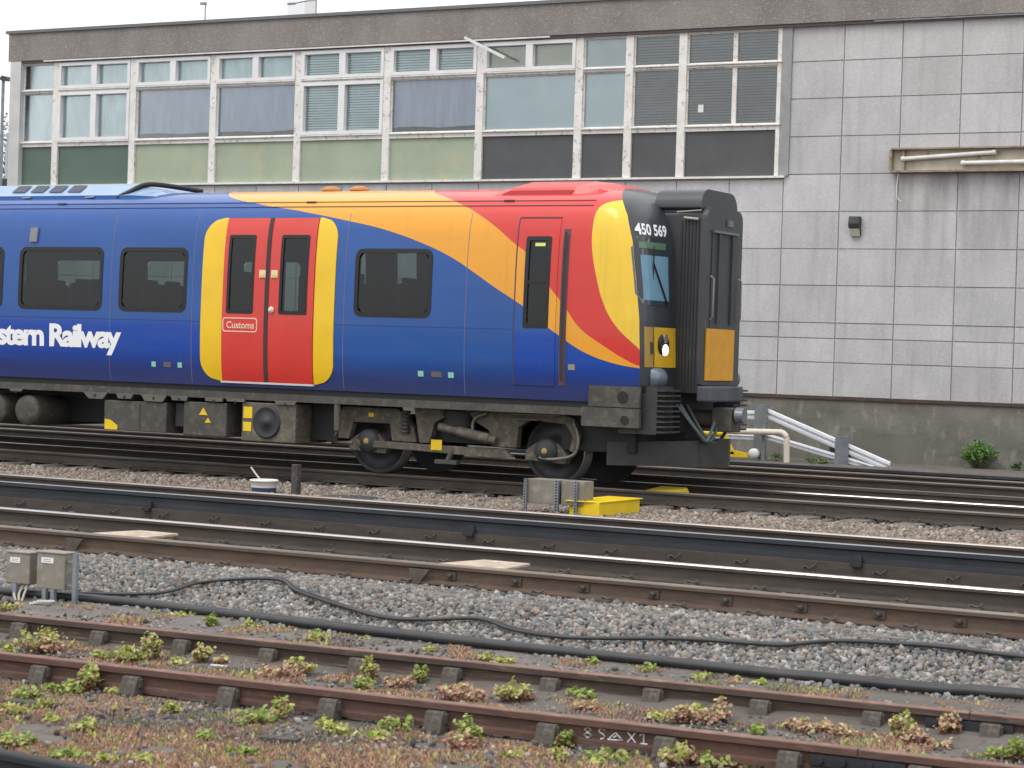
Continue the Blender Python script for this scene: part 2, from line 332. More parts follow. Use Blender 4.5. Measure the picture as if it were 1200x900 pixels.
def track(y0, label, mats, heads, sx, sp, xr, sleeper='concrete', group=None, rail_names=None):
    t = thing('railway_track', label, 'railway track', (0, y0, 0), 0, group)
    r1 = rail(t, 0, 0, 'flat', mats[0], heads[0]); r2 = rail(t, G, 0, 'flat', mats[1], heads[1])
    p_s = p_c = None
    x = sx
    while x < xr:
        if p_s is None:
            mb = MB(); mb.box(-.13, .13, -.52, G+.52, -.36, -.166); p_s = o = mb.build('sleeper', M[sleeper], t, bevel=.01, world=False)
        else: o = p_s.copy(); C.objects.link(o); o.parent = t
        o.location = (x, 0, 0); 
        for yy in (0, G):
            if p_c is None:
                mb = MB()
                mb.box(-.05, .05, -.14, -.06, -.175, -.148)
                mb.tube([(-.045, -.09, -.150), (-.05, -.07, -.130), (-.02, -.065, -.138), (.02, -.085, -.142), (.05, -.08, -.128), (.045, -.07, -.115)], .008, 6)
                p_c = o2 = mb.build('rail_clip', M['clip'], t, world=False)
            else: o2 = p_c.copy(); C.objects.link(o2); o2.parent = t
            o2.location = (x, yy, 0)
        x += sp
    return t
tC = track(YC, 'railway track nearest the weedy siding, brown near rail with bolts, two pale boards', (M['rust'], M['rust_dark']), (M['dull_head'], M['shine']), -15.91, .567, -2)
mb = MB(); p_b = None
for i in range(20):
    if p_b is None:
        mb = MB(); mb.box(-.045, .045, -.022, -.009, -.115, -.055); mb.lathe_y((0, -.022, -.085), [(.0, -.022), (.016, -.022), (.020, -.014), (.020, 0)], 8); p_b = o = mb.build('bolt', M['rust_dark'], tC, world=False)
    else: o = p_b.copy(); C.objects.link(o); o.parent = tC
    o.location = (-5.93+.5625*(i-4), 0, 0)
for px_ in (-11.79, -8.43):      # bracket plates on the near rail
    mb = MB(); mb.prism([(px_-.09, -.05), (px_+.09, -.05), (px_+.05, -.1), (px_+.0, -.17), (px_-.09, -.2), (px_-.07, -.12)], -.075, -.055); mb.build('bracket', M['clip'], tC, world=False)
M['semi'] = mat('half_worn_head', (.40, .36, .34), .4, .7, (.28, .24, .22), 1.5, (1, 6, 1))
tB = track(YB, 'middle railway track with dark slate conductor rail standing in front of it', (M['rust_dark'], M['rust_dark']), (M['dull_head'], M['semi']), -19.7, .63, -3)
rail(tB, 17.44-YB, .076, 'cond', M['conductor'], M['cond_head'], name='conductor_rail')
mb = MB(); mb.box(XL, XR, 17.325-YB, 17.355-YB, -.20, -.078); mb.build('guard_board', M['rust_dark'], tB, world=False)
p_k = None
for i in range(26):
    if p_k is None:
        mb = MB(); mb.tube([(-.05, -.55, -.155), (-.05, -.535, -.13), (-.02, -.53, -.135), (.02, -.56, -.15), (.05, -.54, -.12), (.06, -.53, -.11)], .007, 6); p_k = o = mb.build('rail_clip', M['rust_dark'], tB, world=False)
    else: o = p_k.copy(); C.objects.link(o); o.parent = tB
    o.location = (-17.3+.63*i, 0, 0)
p_i = None
for i in range(0, 26, 6):
    if p_i is None:
        mb = MB(); mb.lathe_z((0, 17.42-YB, -.2), [(.09, 0), (.09, .03), (.05, .04), (.07, .06), (.05, .075), (.06, .12)], 14); mb.box(-.035, .035, 17.33-YB, 17.365-YB, -.1, -.01)
        mb.obox((0, 17.30-YB, -.085), (.10, .05, .03))
        p_i = o = mb.build('insulator', M['conductor'], tB, world=False)
    else: o = p_i.copy(); C.objects.link(o); o.parent = tB
    o.location = (-17.5+.63*i, 0, 0); 
tA = track(YA, 'railway track the train stands on, brown near rail and shiny far rail', (M['rust_dark'], M['rust_dark']), (M['dull_head'], M['shine']), -26, .63, -5)
rail(tA, G+.42, .076, 'cond', M['rust_dark'], M['dull_head'], name='conductor_rail')
tZ = track(29.2, 'farthest railway track, beyond the train and nearest the building', (M['rust_dark'], M['rust_dark']), (M['dull_head'], M['dull_head']), -26, .63, -6)
rail(tZ, 31.0-29.2, .045, 'cond', M['conductor'], M['conductor'], name='conductor_rail')
# siding
tS = thing('railway_track', 'disused siding of two rusty red rails overgrown with weeds', 'railway track', (0, YS, 0), rt)
rz_ = -.3411
rail(tS, 0, rz_, 'bull', M['rust_red'], M['red_head'], -40, 12); rail(tS, G, rz_, 'bull', M['rust_web'], M['red_head'], -40, 12)
def chair_mesh():
    mb = MB()
    mb.prismx([(-.19, -.185), (.19, -.185), (.19, -.165), (.10, -.15), (.075, -.06), (.04, -.05), (.037, -.145), (-.037, -.145), (-.042, -.045), (-.085, -.05), (-.12, -.15), (-.19, -.165)], -.055, .055)
    mb.box(-.065, .065, -.075, -.037, -.115, -.055)
    for sx_ in (-.03, .035): mb.lathe_z((sx_, -.15, -.17), [(.016, 0), (.016, .035), (.010, .04), (0, .045)], 8)
    for sx_ in (-.03, .035): mb.lathe_z((sx_, .15, -.17), [(.016, 0), (.016, .035), (.010, .04), (0, .045)], 8)
    return mb
p_s = p_c = None
for k in range(28):
    x = -14.2+.682*k-.04
    if p_s is None:
        mb = MB(); mb.box(-.125, .125, -.55, G+.55, -.32, -.186+.0); p_s = o = mb.build('sleeper', M['timber'], tS, bevel=.012, world=False)
    else: o = p_s.copy(); C.objects.link(o); o.parent = tS
    o.location = (x, random.uniform(-.04, .04), rz_); o.rotation_euler = (0, 0, random.uniform(-.02, .02))
    for yy in (0, G):
        if p_c is None: p_c = o2 = chair_mesh().build('rail_chair', M['chair'], tS, bevel=.006, world=False)
        else: o2 = p_c.copy(); C.objects.link(o2); o2.parent = tS
        o2.location = (x, yy, rz_)
def fishplate(x, y):
    mb = MB()
    for s in (-1, 1): mb.box(x-.25, x+.25, y+s*.012 if s > 0 else y-.042, y+.042 if s > 0 else y-.012, rz_-.108, rz_-.05)
    for k in (-.19, -.07, .07, .19): mb.lathe_y((x+k, y-.042, rz_-.079), [(0, -.02), (.017, -.02), (.019, -.012), (.019, 0)], 6, smooth=False)
    mb.box(x-.003, x+.003, y-.036, y+.036, rz_-.1, rz_+.001)
    return mb.build('fishplate', M['conductor'], tS, world=False)
fishplate(-3.66, 0); fishplate(-3.46, G); fishplate(-14.5, 0)
# chalk marks on the near rail's web: strokes as thin chalk lines
def chalk():
    mb = MB(); x0, y, z0 = -5.19, -.0115, rz_-.106; s = .058
    L = [[(.5, .5), (.15, .75), (.5, 1), (.85, .75), (.5, .5), (.1, .25), (.5, 0), (.9, .25), (.5, .5)]]
    L += [[(2.25, .90), (2.0, 1), (1.7, .95), (1.6, .75), (1.75, .6), (2.05, .5), (2.2, .3), (2.1, .1), (1.8, .02)], [(2.5, .06), (3.3, .08), (4.1, .12), (3.7, .4), (3.3, .75), (2.9, .4), (2.6, .08)], [(3.1, .3), (3.4, .5)]]
    L += [[(4.5, .95), (5.3, .05)], [(5.3, 1), (4.5, .0)], [(5.7, .75), (6.1, 1), (6.1, .0)], [(5.8, .03), (6.5, .03)]]
    for st in L:
        mb.tube([(x0+a*s, y, z0+b*s) for a, b in st], .0035, 5)
    return mb.build('chalk_writing', M['white_label'], tS, world=False)
chalk()
# nearest rail at the bottom left corner
tN = thing('railway_track', 'dark track whose near end just cuts the bottom left corner', 'railway track', (-6.85, 7.56, -.3), -.095)
rail(tN, 0, 0, 'flat', M['conductor'], M['black'], -30, 12); rail(tN, -G, 0, 'flat', M['rust_dark'], M['dull_head'], -30, 12)
p_s = None
for k in range(16):
    if p_s is None: mb = MB(); mb.box(-.125, .125, -G-.5, .5, -.3, -.17); p_s = o = mb.build('sleeper', M['timber'], tN, world=False)
    else: o = p_s.copy(); C.objects.link(o); o.parent = tN
    o.location = (-5+.66*k, 0, 0)
# plywood boards lying between the rails
for i, (x0_, lab) in enumerate(((-11.9, 'pale plywood board lying inside the near track, left one above the grey boxes'), (-8.46, 'pale plywood board lying inside the near track, right one by the bracket'))):
    mb = MB(); mb.add([(x0_, 14.28, -.05), (x0_+.58, 14.28, -.05), (x0_+.52, 14.80, -.05), (x0_+.10, 14.80, -.05), (x0_, 14.28, -.03), (x0_+.58, 14.28, -.03), (x0_+.52, 14.80, -.03), (x0_+.10, 14.80, -.03)],
                      [(3, 2, 1, 0), (4, 5, 6, 7), (0, 1, 5, 4), (1, 2, 6, 5), (2, 3, 7, 6), (3, 0, 4, 7)])
    for a_ in (0, 1): mb.box(x0_+.12+.3*a_, x0_+.18+.3*a_, 14.34, 14.74, -.20, -.05)
    o = mb.build('plywood_board', M['ply'], bevel=.003); tag_at(o, (x0_+.29, 14.5, -.2)); tag(o, lab, 'board', 'plywood boards between the rails')

# ------------------------------------------------------------------ cables
def smooth_path(pts, sub=8):
    P = [Vector(q) for q in pts]; out = []
    for i in range(len(P)-1):
        a_, b, c, d = P[max(i-1, 0)], P[i], P[i+1], P[min(i+2, len(P)-1)]
        for k in range(sub):
            t = k/sub; out.append(.5*((2*b)+(c-a_)*t+(2*a_-5*b+4*c-d)*t*t+(3*b-a_-3*c+d)*t**3))
    out.append(P[-1]); return out
def cable(name, pts, r, label):
    mb = MB(); mb.tube(smooth_path(pts), r, 8); o = mb.build(name, M['black_cable']); tag_at(o, pts[0]); return tag(o, label, 'cable')
main = [(-16, 12.5, -.33), (-13, 12.45, -.33), (-11.3, 12.5, -.33), (-10.27, 12.56, -.321), (-9.23, 12.54, -.324), (-8.17, 12.49, -.33), (-7.48, 12.49, -.331), (-6.81, 12.48, -.332), (-6.19, 12.49, -.33), (-5.59, 12.51, -.329), (-5.0, 12.5, -.33), (-4.45, 12.53, -.326), (-3.92, 12.54, -.324), (-3.42, 12.6, -.315), (-1, 12.7, -.31), (2, 12.8, -.3)]
cable('power_cable', [(x, y-.03, z) for x, y, z in main], .030, 'thick black cable running beside the rusty siding, the nearer one')
cable('power_cable', [(x, y+.045+.02*math.sin(x*1.3), z+.005) for x, y, z in main], .022, 'thinner black cable lying just behind the thick black cable')
c2 = [(-10.62, 12.62, -.32), (-10.03, 12.81, -.283), (-9.89, 13.1, -.219), (-9.55, 13.29, -.173), (-9.27, 13.33, -.168), (-8.98, 13.13, -.211), (-8.47, 12.94, -.259), (-8.0, 12.78, -.288), (-7.69, 12.84, -.279), (-7.35, 12.96, -.254), (-6.99, 12.81, -.284), (-6.64, 12.75, -.292), (-6.35, 12.81, -.283), (-5.8, 12.97, -.253), (-5.33, 13.01, -.243), (-5.11, 13.04, -.235), (-4.81, 13.19, -.197), (-4.37, 13.25, -.183), (-4.04, 13.26, -.18), (-3.6, 13.23, -.188), (-2, 13.2, -.19)]
mb = MB(); P2 = smooth_path([(x, y, z+.012) for x, y, z in c2])
mb.tube(P2, .013, 8); mb.tube([q+Vector((.02, .025+.012*math.sin(q.x*7), .004)) for q in P2], .011, 8)
o = mb.build('signal_cable', M['black_cable']); tag_at(o, c2[0]); tag(o, 'thin black double cable looping over the grey ballast', 'cable')

# ------------------------------------------------------------------ boxes
def junction_box(x0, x1, z0, z1, posts, label, right_post):
    t = thing('junction_box', label, 'junction box', ((x0+x1)/2, 12.45, -.38), 0, 'grey junction boxes by the siding')
    mb = MB(); mb.box(x0, x1, 12.40, 12.54, z0, z1-.012); mb.build('box', M['box_grey'], t, bevel=.006)
    mb = MB(); mb.box(x0-.006, x1+.006, 12.392, 12.546, z1-.012, z1); mb.build('lid', M['box_grey'], t, bevel=.003)
    mb = MB(); mb.box(x0+.03*(x1-x0)/.25+.015, x0+.15*(x1-x0)/.25, 12.395, 12.400, z1-.085, z1-.045); 
    lb = mb.build('nameplate', M['white_label'], t)
    mb = MB()
    for k in (0, 1): mb.box(x0+.04*(x1-x0)/.25+.02, x0+.12*(x1-x0)/.25+.01, 12.3940, 12.3950, z1-.060-.014*k, z1-.057-.014*k)
    mb.build('lettering', M['dark_grey'], lb)
    for px_ in posts:
        mb = MB(); mb.box(px_, px_+.035, 12.385, 12.415, -.42, z0); mb.build('post', M['galv'], t)
    if right_post:
        mb = MB(); mb.box(x1+.075, x1+.11, 12.40, 12.43, -.42, z1-.0); mb.box(x1-.01, x1+.08, 12.42, 12.435, z1-.07, z1-.05); mb.box(x1-.01, x1+.08, 12.42, 12.435, z0+.03, z0+.05); mb.build('post', M['galv'], t)
    return t
junction_box(-11.15, -10.92, -.247, -.006, [-11.07], 'smaller grey junction box on a post, left of the pair', False)
junction_box(-10.85, -10.58, -.263, .015, [-10.78, -10.70], 'larger grey junction box beside its right-hand post, right of the pair', True)
mb = MB()
for k in range(3): mb.tube(smooth_path([(-11.04+.035*k, 12.46, -.25), (-11.06+.05*k, 12.40, -.31), (-11.01+.03*k, 12.36, -.37)]), .010, 6)
o = mb.build('cable_tail', mat('cream_cable', (.45, .43, .35), .6)); tag_at(o, (-11.03, 12.4, -.38)); tag(o, 'cream cable tails hanging under the smaller junction box', 'cable')
mb = MB()
for k in range(3): mb.obox((-10.72+.035*k, 12.28, -.36+.012*k), (.13, .016, .012), .5+.1*k)
o = mb.build('cable_offcut', M['white']); tag_at(o, (-10.7, 12.28, -.37)); tag(o, 'pale cable offcuts dropped below the larger junction box', 'offcut')

# middle: slotted-post box, yellow box, bucket, stake, mat
M['box_dull'] = mat('dull_grey_box', (.25, .225, .19), .6, .2, (.18, .16, .135), 4, (1, 1, 1), (.33, .31, .27), 8)
t = thing('equipment_box', 'low grey steel box on three slotted posts beside the yellow box', 'equipment box', (-11.2, 21.5, -.23))
for x0_, x1_ in ((-11.53, -11.14), (-11.10, -10.82)):
    mb = MB(); mb.box(x0_, x1_, 21.37, 21.62, -.07, .205); mb.build('box', M['box_dull'], t, bevel=.006)
for px_ in (-11.56, -11.17, -10.92):
    mb = MB(); w_ = .035 if px_ != -11.17 else .05
    mb.box(px_, px_+w_, 21.33, 21.365, -.24, .205, 0)
    z = -.2
    while z < .19: mb.box(px_+w_*.25, px_+w_*.75, 21.3285, 21.3295, z, z+.016, 1); z += .032
    mb.build('slotted_post', [M['galv'], M['black']], t)
t = thing('yellow_box', 'bright yellow steel box on the ballast right of the grey box', 'yellow box', (-10.75, 21.9, -.2))
mb = MB(); vs = [(-11.02, 21.42, -.21), (-10.60, 21.33, -.21), (-10.62, 22.42, -.21), (-11.1, 22.42, -.21), (-11.02, 21.42, -.02), (-10.60, 21.33, -.02), (-10.62, 22.42, -.02), (-11.1, 22.42, -.02)]
mb.add(vs, [(3, 2, 1, 0), (4, 5, 6, 7), (0, 1, 5, 4), (1, 2, 6, 5), (2, 3, 7, 6), (3, 0, 4, 7)]); mb.build('box', M['yellow_paint'], t, bevel=.008)
mb = MB(); mb.box(-11.03, -10.59, 21.34, 22.44, -.02, -.008); mb.build('lid', M['yellow_paint'], t, bevel=.004)
mb = MB(); mb.add([(-11.35, 23.86, -.2), (-10.75, 23.86, -.2), (-10.75, 24.3, -.2), (-11.35, 24.3, -.2), (-11.25, 23.88, -.01), (-10.80, 23.88, .01), (-10.85, 24.25, .03), (-11.2, 24.25, .03)],
    [(3, 2, 1, 0), (4, 5, 6, 7), (0, 1, 5, 4), (1, 2, 6, 5), (2, 3, 7, 6), (3, 0, 4, 7)])
o = mb.build('conductor_ramp', M['yellow_paint'], bevel=.01); tag_at(o, (-11, 24, -.2)); tag(o, 'small yellow wedge beside the rail under the train nose', 'ramp')
t = thing('paint_bucket', 'white bucket with navy band and raised handle on the ballast', 'bucket', (-15.1, 21.3, -.2))
mb = MB(); mb.lathe_z((-15.11, 21.3, -.20), [(.14, 0), (.155, .10)], 28, 0); mb.lathe_z((-15.11, 21.3, -.20), [(.1555, .10), (.165, .17), (.175, .172), (.175, .19), (.16, .195), (.15, .12), (0, .11)], 28, 1)
mb.build('tub', [mat('navy_plastic', (.03, .06, .12), .5), M['white']], t)
mb = MB(); mb.tube(smooth_path([(-15.24, 21.2, .14), (-15.20, 21.22, .08), (-15.15, 21.25, .01), (-15.11, 21.27, -.03)]), .011, 6); mb.build('handle', M['white'], t)
mb = MB(); mb.box(-14.70, -14.61, 21.27, 21.36, -.25, .20); o = mb.build('timber_stake', M['timber'], bevel=.008); tag_at(o, (-14.65, 21.3, -.2)); tag(o, 'short dark wooden stake standing right of the bucket', 'stake')
mb = MB(); mb.lathe_z((-13.95, 21.5, -.19), [(.42, 0), (.40, .03), (.2, .045), (0, .045)], 24); mb.v = [(-13.95+(x+13.95)*1.0, 21.5+(y-21.5)*.7, z) for x, y, z in mb.v]
o = mb.build('rubber_mat', mat('rubber', (.045, .055, .060), .7)); tag_at(o, (-13.95, 21.5, -.2)); tag(o, 'dark rubber mat lying on the brown ballast', 'mat')

# ------------------------------------------------------------------ building
BX, BY, BR = 0, 33.8502, .0049
def clad():
    m = NT('cladding_panel'); p = m.n('ShaderNodeBsdfPrincipled', Roughness=.88); p.inputs['Specular IOR Level'].default_value = .3
    c = mixc(m, noise(m, 1.6, (1, 1, .7), 7), (.56, .56, .57), (.475, .475, .485))
    c = mixc(m, val(m, 'MULTIPLY', noise(m, 3.4, (1.7, 1, .13), 7, lo=.52, hi=.78), .55), c, (.33, .33, .335))
    c = mixc(m, val(m, 'MULTIPLY', noise(m, 30, (1, 1, 1), 4, .7, .45, .75), .45), c, (.34, .34, .34))
    c = mixc(m, val(m, 'MULTIPLY', noise(m, 26, (1, 1, 1), 3, .7, .60, .70), .5), c, (.74, .74, .73))
    # rain stains below the light box, following their own shape on the wall
    tc = m.n('ShaderNodeTexCoord'); sp = m.n('ShaderNodeSeparateXYZ'); m.l(tc.outputs['Object'], sp.inputs[0])
    a_ = m.n('ShaderNodeMapRange'); a_.inputs[1].default_value = 2.6; a_.inputs[2].default_value = 4.7; m.l(sp.outputs[2], a_.inputs[0])
    b = val(m, 'MULTIPLY', val(m, 'GREATER_THAN', sp.outputs[0], -11.6), val(m, 'LESS_THAN', sp.outputs[2], 4.78))
    st = val(m, 'MULTIPLY', val(m, 'MULTIPLY', a_.outputs[0], b), noise(m, 2.2, (1.6, 1, .22), 6, lo=.40, hi=.62))
    c = mixc(m, val(m, 'MULTIPLY', st, .6), c, (.20, .20, .20))
    at = m.n('ShaderNodeAttribute', _attribute_name='tint'); c = mixc(m, 1.0, c, at.outputs[0], 'MULTIPLY'); m.l(c, p.inputs['Base Color'])
    bb_ = m.n('ShaderNodeBump', Strength=.35, Distance=.01); m.l(noise(m, 45, lo=.2, hi=.8), bb_.inputs['Height']); m.l(bb_.outputs[0], p.inputs['Normal']); m.l(p.outputs[0], m.out.inputs[0]); return m.mat
M['clad'] = clad()
M['joint'] = mat('panel_joint', (.40, .395, .39), .9)
M['fascia'] = mat('pebble_fascia', (.285, .265, .25), .95, 0, (.215, .20, .185), 1.4, (1, 1, .5), (.38, .36, .34), 26, (1, 1, 1), .54, bump=1.0, bscale=40)
M['coping'] = mat('lead_coping', (.16, .17, .17), .6, .2)
M['plinth'] = mat('stained_plinth', (.21, .205, .18), .95, 0, (.13, .13, .11), 1.1, (1, 1, 1.6), (.29, .28, .25), 6, (1, 1, .5), .56, bump=.5, bscale=30)
M['frame_old'] = mat('peeling_frame', (.82, .81, .79), .75, 0, (.70, .68, .64), 3, (1, 1, 1), (.30, .24, .19), 11, (1, 1, 1), .56, bump=.3)
M['upvc'] = mat('white_upvc', (.80, .80, .80), .4, 0, (.72, .72, .71), 3)
M['green_dark'] = mat('dark_green_panel', (.10, .155, .125), .45, 0, (.085, .13, .105), 1.5)
M['green_pale'] = mat('pale_green_panel', (.37, .43, .32), .5, 0, (.31, .365, .27), 1.2, (1, 1, 1), (.42, .43, .29), 1.7)
M['grey_panel'] = mat('dark_grey_panel', (.085, .090, .094), .4, 0, (.068, .070, .074), 1.6, (1, 1, 1), (.13, .14, .145), 3, (1, 1, 1), .68)
def cloth(name, c1, c2, sx_=9): return mat(name, c1, .8, 0, c2, 1.2, (sx_, 1, 1), bump=.2)
M['curtain'] = cloth('lilac_curtain', (.50, .54, .68), (.40, .43, .57), 5)
M['net'] = cloth('teal_net_curtain', (.78, .93, .92), (.52, .68, .68), 3)
M['blind_pale'] = cloth('pale_blue_blind', (.82, .95, .98), (.72, .86, .91), .6)
M['blind_teal'] = cloth('teal_blind', (.74, .90, .90), (.58, .74, .74), .8)
M['blind_dark'] = cloth('dark_blind', (.24, .26, .265), (.15, .165, .17), .6)
M['olive'] = cloth('olive_blind', (.66, .66, .54), (.54, .54, .43), .8)
M['grey_blue'] = cloth('grey_blue_blind', (.72, .80, .82), (.62, .69, .72), .8)
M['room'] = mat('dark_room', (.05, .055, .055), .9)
M['wglass'] = glass('window_glass', (.96, .985, .985), .06)
M['tglass'] = glass('train_glass', (.38, .46, .46), .04)
bld = thing('office_building', 'long grey panelled two-storey building with strip windows behind the train', 'building', (BX, BY, 0), BR)
def bb(mb_, name, mt, **k): return mb_.build(name, mt, bld, world=False, **k)
ZT, ZF, ZW = 7.86, 7.24, 4.78
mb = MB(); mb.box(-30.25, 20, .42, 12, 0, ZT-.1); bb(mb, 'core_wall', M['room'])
mb = MB(); mb.box(-30.30, 20, -.02, .42, 0, 1.02); bb(mb, 'plinth', M['plinth'])
mb = MB(); mb.box(-30.52, 20, -.13, .5, ZF+.03, ZT-.03); mb.box(-30.52, -30.30, .5, 12, ZF+.03, ZT-.03); bb(mb, 'fascia', M['fascia'])
mb = MB(); mb.box(-30.58, 20, -.17, 12, ZT-.03, ZT+.03); bb(mb, 'coping', M['coping'])
mb = MB(); mb.box(-30.3, 20, .0, .42, 1.04, ZW-.07); mb.box(-13.44, 20, .0, .42, ZW-.07, ZF); mb.box(-30.3, -30.25, .42, 12, 0, ZF); bb(mb, 'backing_wall', M['joint'])
# cladding panels: boxes with open joints in one mesh
mb = MB(); rows_z = [1.07, 1.635, 2.035, 2.29, 2.912, 3.52, 4.14]
cols = [-13.53+i*1.0 for i in range(34)]
xs_all = [-13.53+.98*k for k in range(-17, 0)]+cols
def prow(xs, z0, z1):
    for i in range(len(xs)-1):
        tt = random.uniform(.92, 1.06); b = random.uniform(.99, 1.01)
        mb.box(xs[i]+.009, xs[i+1]-.009, -.022+random.uniform(-.003, .003), .0, z0+.008+random.uniform(-.002, .002), z1-.008, 0, (tt, tt, tt*b))
for i in range(len(rows_z)-1): prow(xs_all, rows_z[i], rows_z[i+1])
prow([x for x in xs_all if x <= -13.5], 4.14, ZW-.10); prow(cols, 4.14, 4.76)
for z0, z1 in ((4.76, 5.39), (5.39, 6.02), (6.02, 6.64), (6.64, ZF)): prow(cols, z0, z1)
bb(mb, 'cladding', M['clad'])
mb = MB(); mb.box(-30.3, 20, -.05, -.001, 1.02, 1.066); bb(mb, 'base_flashing', mat('rusty_flashing', (.055, .04, .035), .8, 0, (.10, .06, .045), 2.5, (1, 1, 1)))
mb = MB(); mb.box(-30.3, -13.5, -.09, .1, ZW-.075, ZW-.04); bb(mb, 'window_sill', M['frame_old'])
mb = MB(); mb.box(-30.2, 20, -.10, -.035, ZF-.02, ZF+.03); bb(mb, 'fascia_trim', mat('dark_trim', (.12, .10, .11), .7))
mb = MB(); mb.box(-29.6, -18.0, -.125, -.09, ZF-.005, ZF+.022); bb(mb, 'cable_conduit', M['white'])
mb = MB(); mb.box(-12.0, 20, -.12, -.10, ZF+.0, ZF+.02); bb(mb, 'cable_conduit', M['galv'])
mb = MB(); mb.box(-30.47, -30.19, -.12, .42, 0, ZF+.03); bb(mb, 'corner_pier', mat('white_pier', (.60, .60, .60), .7, 0, (.5, .5, .5), 2))
for x in (-29.305, -27.335, -25.37, -23.385, -21.405, -19.43, -17.425, -16.45, -15.435, -13.62): mb = MB(); mb.box(x-.075, x+.075, -.055, .1, ZW-.04, ZF); bb(mb, 'mullion', M['frame_old'], bevel=.006)
bays = [(-30.19, -29.38), (-29.23, -27.41), (-27.26, -25.445), (-25.295, -23.46), (-23.31, -21.48), (-21.33, -19.505), (-19.355, -17.50), (-17.35, -16.525), (-16.375, -15.51), (-15.36, -13.605)]
zs = [(ZW-.02, 5.515), (5.62, 6.605), (6.675, 7.20)]
spec = [  # (bottom, middle, panes mid, top, panes top, upvc mid, upvc top)
 ('green_dark', 'net', 1, 'net', 1, 0, 0), ('green_dark', 'net', 2, 'net', 2, 1, 1), ('green_pale', 'curtain', 1, 'net', 2, 0, 1), ('green_pale', 'curtain', 1, 'net', 2, 0, 1),
 ('green_pale', 'blind_teal', 2, 'blind_teal', 2, 1, 1), ('green_pale', 'curtain', 1, 'blind_teal', 2, 0, 1), ('grey_panel', 'blind_pale', 1, 'olive', 2, 0, 2),
 ('grey_panel', 'blind_pale', 1, 'grey_blue', 1, 0, 0), ('grey_panel', 'blind_dark', 1, 'blind_dark', 1, 0, 0), ('grey_panel', 'blind_dark', 2, 'blind_dark', 2, 0, 0)]
for x0_, x1_ in bays:
    for za, zb_, lip in ((5.515, 5.62, 1), (6.605, 6.675, 1), (7.20, ZF-.02, 0)):
        mb = MB(); mb.box(x0_, x1_, -.045, .12, za, zb_)
        if lip: mb.box(x0_, x1_, -.085, -.044, zb_-.032, zb_-.008)
        bb(mb, 'transom', M['frame_old'], bevel=.005)
def window(x0, x1, z0, z1, panes, back, up):
    fr = MB(); w_ = .065 if up else .02; mt = M['upvc'] if up else M['frame_old']; y0, y1 = (-.075, .06) if up else (-.01, .06)
    fr.box(x0, x1, y0, y1, z0, z0+w_); fr.box(x0, x1, y0, y1, z1-w_, z1); fr.box(x0, x0+w_, y0, y1, z0+w_, z1-w_); fr.box(x1-w_, x1, y0, y1, z0+w_, z1-w_)
    if panes == 2: m_ = (x0+x1)/2; q = .07 if up else .04; fr.box(m_-q, m_+q, y0, y1, z0+w_, z1-w_)
    win = fr.build('window', mt, bld, world=False, bevel=.004)
    seg = [(x0+w_, x1-w_)] if panes == 1 else [(x0+w_, (x0+x1)/2-(.07 if up else .04)), ((x0+x1)/2+(.07 if up else .04), x1-w_)]
    g = MB()
    for a_, b in seg: g.box(a_, b, .022, .030, z0+w_, z1-w_)
    g.build('pane', M['wglass'], win, world=False)
    c = MB(); zb = z0+(.11 if back == 'curtain' else 0)
    if back in ('curtain', 'net'):
        n = int((x1-x0)*22); vs = []
        ph = random.uniform(0, 6)
        for i in range(n+1):
            x = x0+(x1-x0)*i/n; d = .022*math.sin(i*.9+ph)+.012*math.sin(i*.37)+(.02*random.random() if back == 'net' else 0)
            dz = .012*math.sin(i*.2)
            vs += [(x, .075+d*.4, z1), (x, .075+d*.7, (z0+z1)/2), (x, .075+d, zb+dz)]
        c.add(vs, [(i*3+j, i*3+j+1, i*3+j+4, i*3+j+3) for i in range(n) for j in range(2)], 0, True)
        nm = 'curtain'
    else:
        z = z1-.004; nm = 'blind'; step = .048 if back in ('blind_dark', 'blind_teal') else .036; zb += random.choice([0, 0, .06]) if back == 'blind_dark' else 0
        while z > zb: 
            sg = 0
            c.add([(x0, .050, z), (x1, .050+sg, z), (x1, .062, z-.035), (x0, .062, z-.035)], [(0, 3, 2, 1)]); z -= step
    c.build(nm, M[back], win, world=False)
    return win
for (x0_, x1_), (bt, md, pm, tp, pt_, um, ut) in zip(bays, spec):
    p_ = MB(); p_.box(x0_, x1_, .0, .04, ZW-.04, 5.515); bb(p_, 'spandrel_panel', M[bt])
    window(x0_, x1_, zs[1][0], zs[1][1], pm, md, um == 1)
    window(x0_, x1_, zs[2][0], zs[2][1], pt_, tp, ut >= 1)
mb = MB(); mb.box(-13.62, -13.44, -.06, .1, ZW-.04, ZF); bb(mb, 'end_post', mat('grey_post', (.33, .34, .35), .6, 0, (.25, .25, .26), 3))
# notice in a window
mb = MB(); mb.box(-15.15, -15.05, .014, .018, 5.85, 5.98); bb(mb, 'window_notice', M['white'])
# patches on plinth
mb = MB(); mb.box(-12.15, -10.95, -.024, -.021, 0, .50); bb(mb, 'render_patch', mat('dark_render', (.135, .135, .115), .95, 0, (.17, .165, .14), 2, bump=.4))  # low rectangle, darker than the plinth around it
mb = MB(); mb.box(-12.55, -12.18, -.03, -.021, .0, .30); bb(mb, 'vent_opening', M['black'])
